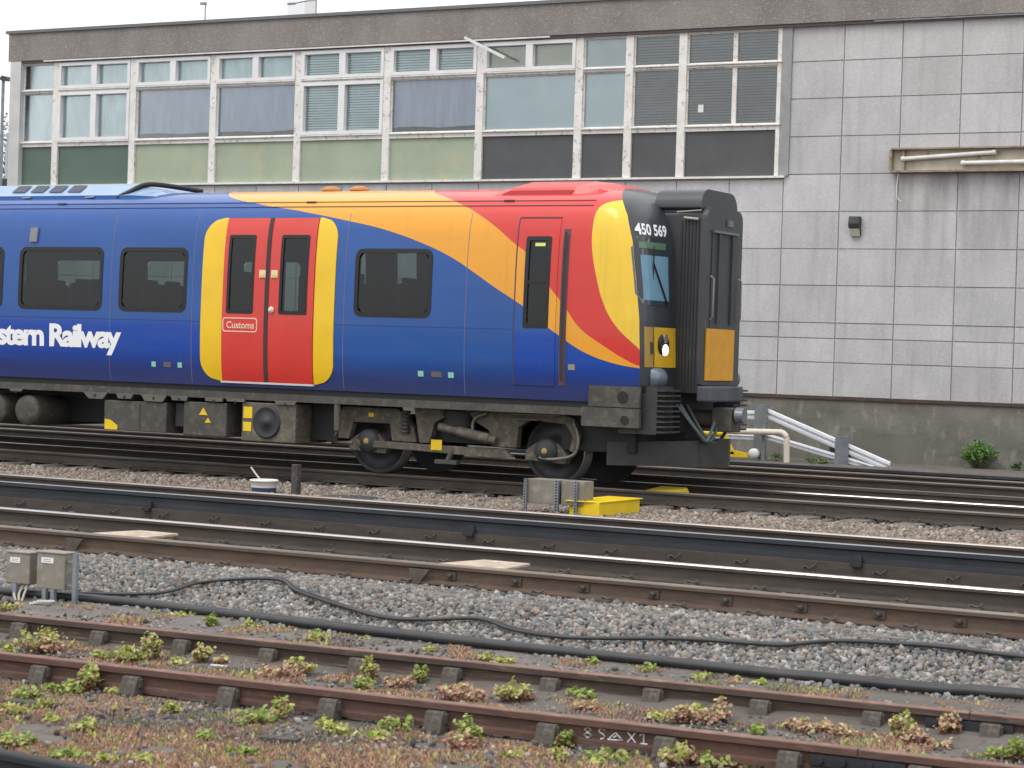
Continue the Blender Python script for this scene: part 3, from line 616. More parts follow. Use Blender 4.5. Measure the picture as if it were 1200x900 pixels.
# fluorescent sign-light trough on the wall
t = thing('light_trough', 'rusty open light box with two loose fluorescent tubes on the wall', 'wall light', (-10.5, BY-.05-.05, 4.95), BR)
mb = MB(); mb.box(-1.10, 2.6, -.02, 0, -.16, .18); bb_ = mb.build('back_plate', mat('cream_enamel', (.55, .52, .42), .6, 0, (.42, .38, .3), 3, (1, 1, 1), (.25, .13, .07), 5, (1, 1, 1), .6), t, world=False)
mb = MB(); rm = mat('rusty_edge', (.26, .19, .14), .8, 0, (.40, .35, .28), 4, (1, 1, 1), (.13, .06, .035), 8)
mb.box(-1.12, 2.6, -.14, 0, .18, .205); mb.box(-1.12, 2.6, -.14, 0, -.19, -.16); mb.box(-1.14, -1.10, -.14, 0, -.16, .18); mb.box(-.93, -.90, -.10, -.02, -.16, .18)
mb.build('casing', rm, t, world=False)
for a_, b, z0_, z1_ in ((-.92, .58, .03, .115), (.08, 1.9, -.05, -.035)):
    mb = MB(); mb.tube([(a_, -.09, z0_), (b, -.09, z1_)], .035, 12); mb.tube([(a_-.03, -.09, z0_-.002), (a_+.03, -.09, z0_+.002)], .043, 10); mb.tube([(b-.03, -.09, z1_-.002), (b+.03, -.09, z1_+.002)], .043, 10)
    mb.build('fluorescent_tube', M['white'], t, world=False)
mb = MB(); mb.tube(smooth_path([(-1.0, -.06, -.19), (-1.02, -.07, -.45), (-1.0, -.08, -.60), (-.93, -.08, -.66)]), .008, 6); mb.build('hanging_wire', M['white'], t, world=False)
t = thing('security_lamp', 'small black wall lamp with pale lower lens on grey panels', 'wall lamp', (-12.22, BY-.06-.045, 3.88), BR)
mb = MB(); mb.prismx([(0, -.16), (0, .17), (-.10, .17), (-.13, .05), (-.11, -.02), (-.05, -.03)], -.09, .09); mb.build('housing', M['dark_grey'], t, world=False, bevel=.008)
mb = MB(); mb.prismx([(-.01, -.155), (-.045, -.155), (-.095, -.03), (-.01, -.03)], -.08, .08); mb.build('lens', mat('cream_lens', (.5, .48, .4), .3), t, world=False)
# drooping strip off the fascia
mb = MB(); mb.obox((-19.25, BY-.33, 7.09), (.93, .04, .05), 0, 0, 0, R(25)); o = mb.build('loose_conduit', M['white']); tag_at(o, (-19.25, BY-.33, 7.09)); tag(o, 'loose white conduit hanging down across the upper windows', 'conduit')
# roof fittings
mb = MB(); mb.tube([(-26.06, BY+.4, 7.86), (-26.06, BY+.4, 8.33)], .014, 6); mb.obox((-26.11, BY+.4, 8.34), (.14, .05, .05)); o = mb.build('roof_aerial', M['galv']); tag_at(o, (-26.06, BY+.4, 7.88)); tag(o, 'thin roof aerial with small dark head, left one', 'aerial')
mb = MB(); mb.tube([(-23.42, BY+.4, 7.86), (-23.42, BY+.4, 8.26), (-23.6, BY+.4, 8.27), (-24.05, BY+.4, 8.22)], .014, 6); mb.obox((-24.0, BY+.4, 8.23), (.16, .05, .035)); o = mb.build('roof_lamp', M['galv']); tag_at(o, (-23.42, BY+.4, 7.88)); tag(o, 'roof lamp with horizontal arm near the pale tower', 'roof lamp')
mb = MB(); mb.obox((-29.05, BY+.2, 7.925), (.22, .10, .035), .3, 0, 0, .1); o = mb.build('roof_vent', M['dark_grey']); tag_at(o, (-29.05, BY+.2, 7.89)); tag(o, 'small dark fitting on the roof edge near the left corner', 'vent')

# ------------------------------------------------------------------ far left: tower, footbridge, lamp post, tree
mb = MB(); tx = -130
mb.box(-126.7, -124.5, 180, 182.2, 0, 38, 0)
for k in range(12): mb.box(-126.5, -124.7, 179.98, 179.995, 2.2+3*k, 3.4+3*k, 1)
o = mb.build('tower_block', [mat('pale_tower', (.88, .89, .90), .7), mat('tower_windows', (.80, .82, .85), .4)]); tag_at(o, (-125.6, 181, 0)); tag(o, 'pale tower block far behind the building roof', 'tower block')
t = thing('footbridge', 'grey station footbridge with railings beyond the building corner', 'footbridge', (-56, 60, 0))
mb = MB(); mb.box(-75, -52.8, 59, 62, 7.05, 7.35); mb.build('deck', M['dark_grey'], t)
for yy in (59.05, 61.9):
    mb = MB(); x = -75
    while x < -52.9: mb.box(x, x+.05, yy, yy+.04, 7.35, 8.9); x += .22
    mb.box(-75, -52.9, yy-.01, yy+.05, 8.9, 8.97); mb.build('railing', mat('pale_railing', (.42, .46, .5), .6), t)
for x in (-53.6, -66):
    mb = MB(); mb.box(x, x+.4, 60.2, 60.8, 0, 7.05); mb.build('pier', M['concrete'], t)
t = thing('street_lamp', 'slim grey lamp post with crossbar at the left edge', 'lamp post', (-50.2, 55, 0))
mb = MB(); mb.tube([(-50.2, 55, 0), (-50.2, 55, 10.3)], .055, 8); mb.tube([(-50.2, 55, 8.75), (-49.6, 55, 8.72)], .02, 6); mb.build('pole', M['galv'], t)
mb = MB(); mb.prism([(-50.3, 10.3), (-50.2, 10.42), (-50.0, 10.38), (-49.85, 10.22), (-50.2, 10.25)], 54.9, 55.1); mb.build('lamp_head', M['dark_grey'], t)
def tree(x, y, h, r, label):
    t = thing('tree', label, 'tree', (x, y, 0))
    mb = MB(); mb.tube([(x, y, 0), (x+.1, y, h*.3), (x, y+.2, h*.6), (x+.1, y, h*.9)], [.28, .22, .14, .04], 8)
    for k in range(10):
        an = random.uniform(0, 6.28); z = h*random.uniform(.35, .8); mb.tube([(x, y, z), (x+math.cos(an)*r*.4, y+math.sin(an)*r*.4, z+.7), (x+math.cos(an)*r*.75, y+math.sin(an)*r*.75, z+1.0)], [.09, .05, .02], 6)
    mb.build('trunk', mat('bark', (.08, .06, .045), .9), t)
    n = 9000; cl = 60; cc = rng.normal(size=(cl, 3)); cc /= np.linalg.norm(cc, axis=1)[:, None]; cc *= (rng.random((cl, 1))**.4)*np.array([r, r, h*.33]); cc += [x, y, h*.66]
    p = cc[rng.integers(0, cl, n)]+rng.normal(0, .38, (n, 3)); a_ = rng.normal(size=(n, 3)); a_ /= np.linalg.norm(a_, axis=1)[:, None]; b = np.cross(a_, rng.normal(size=(n, 3))); b /= np.linalg.norm(b, axis=1)[:, None]
    s = rng.uniform(.04, .09, (n, 1)); V = np.stack([p-a_*s, p-b*s*.6, p+a_*s, p+b*s*.6], 1).reshape(-1, 3)
    c = np.array([(.05, .09, .03), (.08, .12, .04), (.04, .07, .03)])[rng.integers(0, 3, n)]
    o = fast_mesh('crown', V-np.array([x, y, 0]), np.arange(n*4).reshape(-1, 4), M['stone'], np.repeat(c, 4, 0)); o.parent = t
    return t
tree(-68, 76, 12.6, 2.6, 'green tree beyond the footbridge at the left edge')

# ------------------------------------------------------------------ crash barrier, pipe, yellow stand
YBAR = 32.3
t = thing('crash_barrier', 'galvanised double-rail barrier sloping down to the ground at its right end', 'crash barrier', (-13.1, YBAR, .05))
def wbeam(p0, p1, hh):
    mb = MB(); a_, b = Vector(p0), Vector(p1); d = b-a_
    prof = [(0, hh/2), (-.035, hh*.42), (-.04, hh*.18), (0, .015), (0, -.015), (-.04, -hh*.18), (-.035, -hh*.42), (0, -hh/2)]
    prof2 = prof+[(y+.012, z) for y, z in prof[::-1]]; n = len(prof2)
    vs = [(q.x, q.y+y, q.z+z) for q in (a_, b) for y, z in prof2]
    mb.add(vs, [(i, (i+1) % n, (i+1) % n+n, i+n) for i in range(n)]+[tuple(range(n))[::-1], tuple(range(n, 2*n))]); return mb
M['beam'] = mat('barrier_beam', (.78, .80, .84), .5, .1, (.68, .71, .76), 5)
for p0, p1, h_ in (((-22, YBAR-.1, .735), (-13.06, YBAR-.1, .745), .15), ((-13.06, YBAR-.12, .79), (-10.95, YBAR-.12, .03), .17), ((-22, YBAR-.1, .385), (-13.06, YBAR-.1, .39), .10), ((-13.06, YBAR-.12, .42), (-11.2, YBAR-.12, .0), .10)):
    wbeam(p0, p1, h_).build('beam', M['beam'], t)
for x, z in ((-13.11, .93), (-11.73, .48), (-15.4, .93), (-17.7, .93), (-20, .93)):
    mb = MB(); mb.box(x-.12, x+.10, YBAR-.13-.06, YBAR-.13-.045, -.1, z); mb.box(x-.12, x-.105, YBAR-.175, YBAR, -.1, z); mb.box(x-.015, x+.10, YBAR-.176, YBAR-.05, z-.01, z); mb.build('post', M['galv'], t)
t = thing('handrail_pipe', 'cream bent pipe rail with rust flecks in front of the barrier', 'pipe rail', (-12.45, 31.75, .04))
mb = MB(); mb.tube(smooth_path([(-14.4, 31.75, .49), (-13.5, 31.75, .49), (-12.72, 31.75, .505), (-12.60, 31.75, .50), (-12.53, 31.75, .44), (-12.52, 31.75, .34), (-12.51, 31.75, .02)], 6), .048, 12)
mb.build('pipe', mat('cream_pipe', (.72, .66, .56), .5, 0, (.66, .6, .5), 4, (1, 1, 1), (.2, .1, .06), 7, (1, 1, 1), .66), t)
mb = MB(); mb.box(-12.98, -12.92, 31.83, 31.87, 0, .62); mb.build('stanchion', M['galv'], t)
t = thing('buffer_stand', 'yellow angled steel stand behind the train coupler', 'stand', (-13.7, 31.6, .1))
mb = MB(); mb.tube([(-14.6, 31.6, .42), (-13.5, 31.6, .45)], .055, 8); mb.build('crossbar', M['yellow_paint'], t)
for pts in ([(-13.62, .42), (-13.5, .42), (-13.33, .10), (-13.47, .10)], [(-13.80, .40), (-13.70, .42), (-13.95, -.02), (-14.05, -.02)], [(-13.46, .10), (-13.33, .16), (-13.10, .12), (-13.10, .06), (-13.45, .06)]):
    mb = MB(); mb.prism([(x, z+.03) for x, z in pts], 31.57, 31.63); mb.build('leg', M['yellow_paint'], t)
mb = MB(); mb.lathe_y((-12.99, 31.55, .16), [(0, -.05), (.07, -.05), (.08, -.03), (.08, .05), (0, .05)], 20); mb.build('roller', M['white'], t)
mb = MB(); mb.box(-13.62, -13.58, YBAR-.25, YBAR-.2, .55, .72); o = mb.build('yellow_tag', M['yellow_paint']); tag_at(o, (-13.6, YBAR-.22, .55)); tag(o, 'small yellow tag on the upper barrier beam beside the train', 'tag')

# ------------------------------------------------------------------ plants
def leaf_plant(name, x, y, z, rad, h, n, cols, lsize, label, group, cat='weed'):
    t = thing(name, label, cat, (x, y, z), 0, group)
    ns = max(5, n//9); st = MB(); tips = []
    for k in range(ns):
        an = random.uniform(0, 6.28); q = rad*random.random()**.6; hh = h*random.uniform(.5, 1)*(1-.35*q/rad)
        tip = Vector((math.cos(an)*q, math.sin(an)*q, hh)); st.tube([(tip.x*.3, tip.y*.3, -.01), (tip.x*.75, tip.y*.75, hh*.5), tip], [.0022, .0018, .0012], 3, cap=False); tips.append(tip)
    st.build('stem', mat_stem if cols[0][0] > .25 or cols[0][1] > .37 else mat_stem_green, t, world=False)
    p = np.array([tips[i] for i in rng.integers(0, ns, n)]); f = rng.uniform(.45, 1.05, n)**.7
    p = p*np.stack([.3+.7*f, .3+.7*f, f], 1)+rng.normal(0, .011, (n, 3)); p[:, 2] = p[:, 2].clip(.004)
    nrm = rng.normal(0, .75, (n, 3))+[0, -.35, 1]; nrm /= np.linalg.norm(nrm, axis=1)[:, None]
    a_ = np.cross(nrm, rng.normal(size=(n, 3))); a_ /= np.linalg.norm(a_, axis=1)[:, None]; b = np.cross(nrm, a_)
    s = rng.uniform(.6, 1.15, (n, 1))*lsize; ang = np.arange(6)*math.pi/3
    V = p[:, None]+(a_[:, None]*np.cos(ang)[None, :, None]+b[:, None]*np.sin(ang)[None, :, None]*.8)*s[:, None]+nrm[:, None]*(np.array([0, .2, 0, .2, 0, .2])[None, :, None]*s[:, None])
    cols = np.array(cols); ci = (rng.random(n)*.6+(1-p[:, 2]/h)*.55).clip(0, .999)*len(cols)
    c = cols[ci.astype(int)]*rng.uniform(.75, 1.2, (n, 1))
    o = fast_mesh('foliage', V.reshape(-1, 3), np.arange(n*6).reshape(-1, 6), M['leaf'], np.repeat(c, 6, 0)); o.parent = t
    return t
mat_stem_green = mat('shrub_stem', (.06, .10, .035), .8)
mat_stem = mat('weed_stem', (.22, .09, .06), .8)
m = NT('leaf'); pb = m.n('ShaderNodeBsdfPrincipled', Roughness=.55); at = m.n('ShaderNodeAttribute', _attribute_name='tint'); m.l(at.outputs[0], pb.inputs['Base Color'])
tl = m.n('ShaderNodeBsdfTranslucent'); m.l(at.outputs[0], tl.inputs[0]); mx = m.n('ShaderNodeMixShader'); mx.inputs[0].default_value = .3
m.l(pb.outputs[0], mx.inputs[1]); m.l(tl.outputs[0], mx.inputs[2]); m.l(mx.outputs[0], m.out.inputs[0]); M['leaf'] = m.mat
YG = [(.36, .42, .07), (.46, .48, .13), (.30, .40, .07), (.56, .52, .24), (.46, .32, .19), (.30, .15, .11)]
GG = [(.27, .38, .08), (.34, .43, .10), (.22, .31, .07), (.42, .42, .15), (.36, .25, .14)]
PK = [(.50, .50, .17), (.58, .50, .27), (.50, .34, .22), (.38, .20, .15), (.30, .13, .11)]
def px2g(x, y, z):
    v = fw*F+rr*(x-600)-uu*(y-450); t_ = (z-H)/v.z; return v.x*t_, v.y*t_
def put(lst, z, group, labf, pal=None):
    for i, (x, y, s, h, k) in enumerate(lst):
        gx, gy = px2g(x, y, z); col = {'y': YG, 'g': GG, 'p': PK}[k]
        leaf_plant('weed', gx, gy, z, s*1.1*random.uniform(.8, 1.2), h*1.2*random.uniform(.7, 1.25), int(max(60, 17000*s*h+100)), col, .0155, labf, group)
# (pixel of the base in the photograph, spread, height): back-projected onto the ground when the scene is laid out
far_l = [(105, 714, .10, .05, 'y'), (176, 722, .09, .06, 'y'), (180, 725, .04, .04, 'g'), (216, 728, .08, .05, 'y'), (247, 737, .07, .085, 'g'), (293, 741, .04, .07, 'y'), (372, 752, .09, .07, 'y'), (8, 718, .06, .05, 'y'), (22, 716, .05, .04, 'p'), (430, 753, .05, .04, 'y'),
         (505, 765, .04, .05, 'y'), (570, 777, .06, .04, 'y'), (590, 779, .05, .03, 'y'), (693, 783, .05, .05, 'g'), (740, 785, .04, .04, 'y'), (760, 790, .07, .06, 'g'), (822, 799, .05, .06, 'y'), (862, 804, .04, .04, 'p'), (890, 806, .04, .05, 'y'), (938, 799, .03, .05, 'g'), (952, 801, .03, .04, 'g'), (1015, 816, .04, .02, 'g'),
         (1075, 812, .03, .05, 'g'), (1088, 814, .03, .04, 'p'), (1112, 816, .05, .05, 'g'), (1172, 819, .04, .03, 'g'), (1195, 820, .03, .03, 'p')]
put(far_l, -.405, 'weeds beyond the rusty siding', 'low yellow-green weed in the ash strip beyond the rusty far rail')
mid_l = [(45, 764, .15, .13, 'y'), (60, 766, .10, .08, 'p'), (12, 768, .06, .05, 'y'), (120, 774, .06, .06, 'g'), (150, 778, .13, .13, 'y'), (175, 776, .08, .17, 'y'), (208, 782, .05, .06, 'y'), (237, 778, .05, .14, 'y'), (260, 780, .05, .06, 'p'), (335, 795, .16, .10, 'p'), (350, 792, .08, .12, 'y'),
         (425, 810, .08, .07, 'g'), (432, 800, .05, .14, 'y'), (470, 806, .07, .06, 'p'), (492, 802, .05, .09, 'g'), (543, 822, .13, .10, 'p'), (600, 824, .11, .13, 'y'), (615, 822, .06, .07, 'p'), (680, 822, .08, .09, 'g'), (690, 836, .08, .05, 'p'), (735, 822, .04, .06, 'y'),
         (775, 845, .06, .05, 'y'), (800, 846, .08, .08, 'p'), (830, 848, .08, .08, 'p'), (815, 838, .05, .05, 'y'), (886, 862, .05, .04, 'g'), (845, 845, .05, .11, 'p'), (935, 858, .12, .07, 'p'), (970, 862, .10, .06, 'p'), (1000, 866, .06, .05, 'p'), (1058, 868, .07, .16, 'y'), (1068, 872, .09, .08, 'p'), (1112, 868, .05, .14, 'p'), (1100, 878, .08, .05, 'p'), (1190, 895, .07, .13, 'g'), (1170, 893, .05, .07, 'g')]
put(mid_l, -.502, 'weeds between the siding rails', 'leafy yellow-green weed growing between the two rusty siding rails')
near_l = [(30, 822, .10, .07, 'g'), (15, 838, .09, .06, 'y'), (50, 832, .05, .05, 'y'), (78, 815, .10, .07, 'g'), (105, 812, .09, .14, 'y'), (60, 813, .04, .05, 'g'), (135, 814, .05, .05, 'y'), (14, 876, .09, .07, 'g'), (32, 873, .05, .04, 'g'), (78, 890, .10, .05, 'g'), (100, 860, .08, .06, 'y'), (60, 848, .04, .04, 'y'), (200, 835, .06, .05, 'y'),
          (300, 848, .13, .09, 'g'), (330, 846, .06, .14, 'y'), (240, 870, .05, .06, 'g'), (285, 885, .08, .05, 'g'), (390, 862, .07, .08, 'y'), (380, 852, .04, .05, 'y'), (470, 857, .11, .07, 'g'), (548, 875, .07, .15, 'g'), (540, 880, .09, .08, 'p'), (560, 860, .05, .05, 'y'), (640, 872, .06, .04, 'p'), (655, 893, .05, .06, 'y'), (662, 878, .04, .10, 'g'), (700, 899, .05, .03, 'y'),
          (714, 893, .12, .06, 'g'), (792, 898, .09, .10, 'y'), (808, 897, .05, .08, 'p'), (833, 899, .06, .05, 'g'), (860, 899, .05, .05, 'y'), (168, 893, .07, .04, 'y'), (120, 896, .06, .04, 'y'), (440, 870, .05, .05, 'y'), (600, 890, .06, .04, 'y'), (1068, 897, .04, .06, 'g'), (1080, 899, .03, .05, 'g')]
put(near_l, -.512, 'weeds in front of the siding', 'leafy green weed in the ground in front of the nearest rusty rail')
leaf_plant('shrub', -9.92, 33.45, .03, .30, .52, 1300, [(.12, .26, .06), (.17, .32, .07), (.10, .21, .05)], .022, 'green bushy weed growing against the foot of the wall', None, 'shrub')
leaf_plant('shrub', -9.3, 33.5, .03, .14, .16, 160, [(.07, .14, .035), (.10, .17, .04)], .02, 'tiny green weed at the wall foot near the right edge', None, 'shrub')
for x, s, h_, lab in ((-12.75, .12, .16, 'small green weed at the foot of the cream pipe'), (-12.1, .2, .13, 'low green weed between the cream pipe and the short barrier post'), (-11.95, .1, .06, 'tiny weed just left of the short barrier post'), (-13.0, .1, .14, 'small green weed at the foot of the tall barrier post')):
    leaf_plant('weed', x, 31.9, .04, s, h_, 130, [(.08, .16, .04), (.12, .2, .05)], .016, lab, None)
# litter and rubble
gx, gy = px2g(1078, 869, -.5)
mb = MB(); mb.add([(gx-.05, gy-.03, -.49), (gx+.05, gy-.04, -.50), (gx+.035, gy+.03, -.46), (gx-.02, gy+.04, -.45), (gx, gy, -.44)], [(0, 1, 4), (1, 2, 4), (2, 3, 4), (3, 0, 4)])
o = mb.build('crumpled_paper', M['white']); tag_at(o, (gx, gy, -.5)); tag(o, 'crumpled white paper between the rusty rails near the joint', 'litter')
def rock(x, y, z, r, col, label, cat='stone', flat=.7, grp=None):
    q = px2g(x, y, z); v = ICO_V*(1+rng.uniform(-.2, .2, (12, 1)))*r*[1.2, .8, flat]
    mb = MB(); mb.add([tuple(k) for k in v], [tuple(f) for f in ICO_F]); o = mb.build('stone', mat('stone_'+cat, col, .9, 0, tuple(c*.7 for c in col), 20)); o.location = (q[0], q[1], z+r*flat*.5); tag(o, label, cat, grp)
rock(1130, 874, -.51, .028, (.5, .45, .34), 'cream stone between the siding rails left of the grey chair')
rock(1174, 878, -.51, .026, (.42, .42, .40), 'pale round stone by the far rail near the right edge')
rock(25, 834, -.51, .030, (.55, .50, .45), 'whitish stone on the soil at the lower left')
q = px2g(365, 815, -.51); mb = MB(); mb.obox((q[0], q[1], -.485), (.14, .05, .035), .5); o = mb.build('concrete_lump', mat('pale_lump', (.36, .37, .35), .9)); tag_at(o, (q[0], q[1], -.5)); tag(o, 'broken pale concrete lump beside the near rusty rail', 'rubble')
q = px2g(770/3, 783, -.505); mb = MB(); mb.obox((q[0], q[1], -.49), (.12, .02, .012), .1); o = mb.build('litter_strip', M['white']); tag_at(o, (q[0], q[1], -.5)); tag(o, 'small white scrap lying between the rusty rails at left', 'litter')
for (x, y, l_, rz2, lab) in ((328, 868, .22, .15, 'dark broken timber scrap lying in the orange moss'), (40, 826, .34, .1, 'dark timber scrap beside the near rusty rail at left')):
    q = px2g(x, y, -.5); mb = MB(); mb.obox((q[0], q[1], -.495), (l_, .08, .03), rz2); o = mb.build('timber_scrap', M['timber'], bevel=.005); tag_at(o, (q[0], q[1], -.51)); tag(o, lab, 'timber scrap')

# ------------------------------------------------------------------ THE TRAIN
Yc = 24.46
PP = [(1.33, 1.06), (1.375, 1.3), (1.398, 1.7), (1.40, 2.1), (1.385, 2.7), (1.35, 3.1), (1.30, 3.3), (1.235, 3.43), (1.10, 3.54), (.85, 3.635), (.5, 3.70), (0, 3.725)]
pp = [Vector((y, z, 0)) for y, z in PP]; den = []
for i in range(len(pp)-1):
    a_, b, c, d = pp[max(i-1, 0)], pp[i], pp[i+1], pp[i+2] if i+2 < len(pp) else Vector((-.5, 3.70, 0))
    for k in range(10):
        t_ = k/10; den.append(.5*((2*b)+(c-a_)*t_+(2*a_-5*b+4*c-d)*t_*t_+(3*b-a_-3*c+d)*t_**3))
den.append(pp[-1]); DY = np.array([v.x for v in den]); DZ = np.array([v.y for v in den]); DS = np.r_[0, np.cumsum(np.hypot(np.diff(DY), np.diff(DZ)))]; ST = DS[-1]
def prof(s): return float(np.interp(s, DS, DY)), float(np.interp(s, DS, DZ))
def s_of(z): return float(np.interp(z, DZ, DS))
def nrm(s):
    a_, b = prof(max(s-.03, 0)), prof(min(s+.03, ST)); d = (b[0]-a_[0], b[1]-a_[1]); L_ = math.hypot(*d); return d[1]/L_, -d[0]/L_
U = lambda X: (X+18.5)/8.0
# livery
def livery(name, door=False):
    m = NT(name); uv = m.n('ShaderNodeUVMap', _uv_map='liv'); sp = m.n('ShaderNodeSeparateXYZ'); m.l(uv.outputs[0], sp.inputs[0])
    u, v = sp.outputs[0], sp.outputs[1]
    def curve(src, pts):
        fc = m.t.nodes.new('ShaderNodeFloatCurve'); cv = fc.mapping.curves[0]
        pts = sorted((min(max(a_, 0), 1), min(max(b, 0), 1)) for a_, b in pts)
        cv.points[0].location = pts[0]; cv.points[1].location = pts[-1]
        for q in pts[1:-1]: cv.points.new(*q)
        fc.mapping.update(); m.l(src, fc.inputs['Value']); return fc.outputs[0]
    b1 = [(-18.4, 3.725), (-17.916, 3.464), (-17.287, 2.671), (-16.705, 2.468), (-16.04, 2.346), (-15.339, 2.219), (-14.665, 2.083), (-14.01, 1.884), (-13.624, 1.725), (-13.305, 1.548), (-12.992, 1.362), (-12.746, 1.228), (-12.562, 1.126), (-12.258, .905), (-12.079, .793), (-11.749, .606), (-11.404, .492), (-10.997, .425), (-10.6, .38)]
    b2 = [(-14.45, 3.725), (-14.234, 2.868), (-13.707, 2.49), (-13.402, 2.331), (-13.055, 2.125), (-12.728, 1.891), (-12.589, 1.807), (-12.232, 1.382), (-12.035, 1.168), (-11.792, .882), (-11.498, .696), (-11.132, .502), (-10.986, .445), (-10.6, .40)]
    b3 = [(.0, -10.5), (.50, -10.6), (.596, -10.976), (.676, -11.045), (.944, -11.336), (1.195, -11.495), (1.501, -11.601), (1.861, -11.683), (2.125, -11.698), (2.324, -11.678), (2.44, -11.6), (2.55, -11.3), (2.7, -10.9), (3.7, -10.5)]
    c1 = curve(u, [(U(a_), b/ST) for a_, b in b1]); c2_ = curve(u, [(U(a_), b/ST) for a_, b in b2]); c3 = curve(v, [(a_/ST, U(b)) for a_, b in b3])
    s1 = val(m, 'GREATER_THAN', v, c1); s2 = val(m, 'GREATER_THAN', v, c2_); s3 = val(m, 'GREATER_THAN', u, c3)
    far = val(m, 'GREATER_THAN', u, U(-18.4)); s1 = val(m, 'MULTIPLY', s1, far); s2 = val(m, 'MULTIPLY', s2, val(m, 'GREATER_THAN', u, U(-14.45)))
    blue = mixc(m, noise(m, .9, (.6, 1, 1.5), 3), (.006, .072, .30), (.010, .084, .335))
    lowm = m.n('ShaderNodeMapRange'); lowm.inputs[1].default_value = .80/ST; lowm.inputs[2].default_value = .87/ST; lowm.inputs[3].default_value = 1; lowm.inputs[4].default_value = 0; m.l(v, lowm.inputs[0])
    lowx = val(m, 'MAXIMUM', val(m, 'LESS_THAN', u, U(-17.1)), val(m, 'GREATER_THAN', u, U(-12.7)))
    blue = mixc(m, val(m, 'MULTIPLY', lowm.outputs[0], lowx), blue, (.003, .058, .37))  # upper blue stays paler than this band: sky reflection put into the colour
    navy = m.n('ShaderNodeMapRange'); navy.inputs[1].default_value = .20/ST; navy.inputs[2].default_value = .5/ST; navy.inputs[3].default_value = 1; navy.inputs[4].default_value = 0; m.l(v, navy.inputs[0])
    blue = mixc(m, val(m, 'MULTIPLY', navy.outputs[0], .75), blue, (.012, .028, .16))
    c = mixc(m, s1, blue, (.80, .35, .025)); c = mixc(m, s2, c, (.62, .035, .028)); c = mixc(m, s3, c, (.84, .55, .035))
    c = mixc(m, noise(m, 1.3, (.4, 1, 3), 8, lo=.55, hi=.85), c, (.12, .10, .10)) if False else c
    grime = noise(m, 2.2, (.25, 1, 2.5), 8, lo=.42, hi=.85); c = mixc(m, val(m, 'MULTIPLY', grime, .10), c, (.20, .18, .16))
    streak = noise(m, 5, (2.2, 1, .12), 6, lo=.52, hi=.8); c = mixc(m, val(m, 'MULTIPLY', streak, .16), c, (.10, .10, .11))
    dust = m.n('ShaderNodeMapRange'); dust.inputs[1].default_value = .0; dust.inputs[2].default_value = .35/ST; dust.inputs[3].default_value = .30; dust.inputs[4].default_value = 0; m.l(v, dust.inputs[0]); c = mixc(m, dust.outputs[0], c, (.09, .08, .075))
    p = m.n('ShaderNodeBsdfPrincipled', Roughness=.38); p.inputs['Specular IOR Level'].default_value = .3; p.inputs['Coat Weight'].default_value = .5; p.inputs['Coat Roughness'].default_value = .10
    bmp = m.n('ShaderNodeBump', Strength=.12, Distance=.02); m.l(noise(m, 1.1, (1, 1, 1.6), 2, lo=.2, hi=.8), bmp.inputs['Height']); m.l(bmp.outputs[0], p.inputs['Normal'])
    m.l(c, p.inputs['Base Color']); m.l(p.outputs[0], m.out.inputs[0]); return m.mat
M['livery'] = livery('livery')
M['red_door'] = mat('red_door_paint', (.66, .040, .028), .38, 0, (.60, .035, .025), 1.5, coat=.4)
M['yellow_door'] = mat('yellow_door_surround', (.86, .56, .01), .4, 0, (.80, .50, .01), 2, coat=.3)
M['nose'] = mat('charcoal_nose', (.040, .046, .056), .42, 0, (.030, .034, .042), 2.5, (1, 1, .5), coat=.3)
M['rubber'] = mat('window_gasket', (.010, .010, .012), .5)
M['under'] = mat('underframe_grey', (.080, .078, .070), .75, 0, (.055, .052, .046), 3, (1, 1, 1), (.12, .105, .085), 9)
M['under_l'] = mat('bracket_grey', (.14, .135, .12), .7, 0, (.10, .095, .085), 5)
M['under2'] = mat('bogie_brown_grey', (.115, .102, .082), .8, 0, (.085, .075, .062), 4, (1, 1, 1), (.19, .165, .125), 11, bump=.2)
M['wheel'] = mat('wheel_steel', (.05, .052, .056), .5, .5, (.035, .036, .04), 6)
M['tyre'] = mat('wheel_tyre', (.30, .31, .33), .35, .9)
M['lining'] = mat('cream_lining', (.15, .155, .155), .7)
M['seat'] = mat('seat_moquette', (.07, .03, .06), .9, 0, (.04, .03, .07), 12)
M['white_letter'] = mat('white_lettering', (.86, .87, .90), .45)
M['roofgrey'] = mat('pale_blue_roof', (.28, .40, .58), .4, 0, (.24, .35, .52), 1.5, coat=.3)
train = thing('train', 'blue, red and orange electric multiple-unit train with charcoal gangway nose', 'train', (-21, Yc, 0))
XB0, XN = -31.2, -11.9
wins = []      # body holes: x0, x1, z0, z1
for a_, b in ((-20.66, -19.16), (-18.87, -17.72), (-15.05, -13.90), (-22.42, -20.95), (-24.4, -22.9), (-30.6, -29.1)): wins.append((a_, b, 2.02, 2.89))
doorw = [(-17.03, -16.62, 2.035, 3.05), (-16.19, -15.77, 2.035, 3.05)]
cabw = [(-12.56, -12.25, 1.95, 3.03)]
holes = [(a_+.04, b-.04, c+.04, d-.04) for a_, b, c, d in wins]+[(a_+.012, b-.012, c+.012, d-.012) for a_, b, c, d in doorw+cabw]
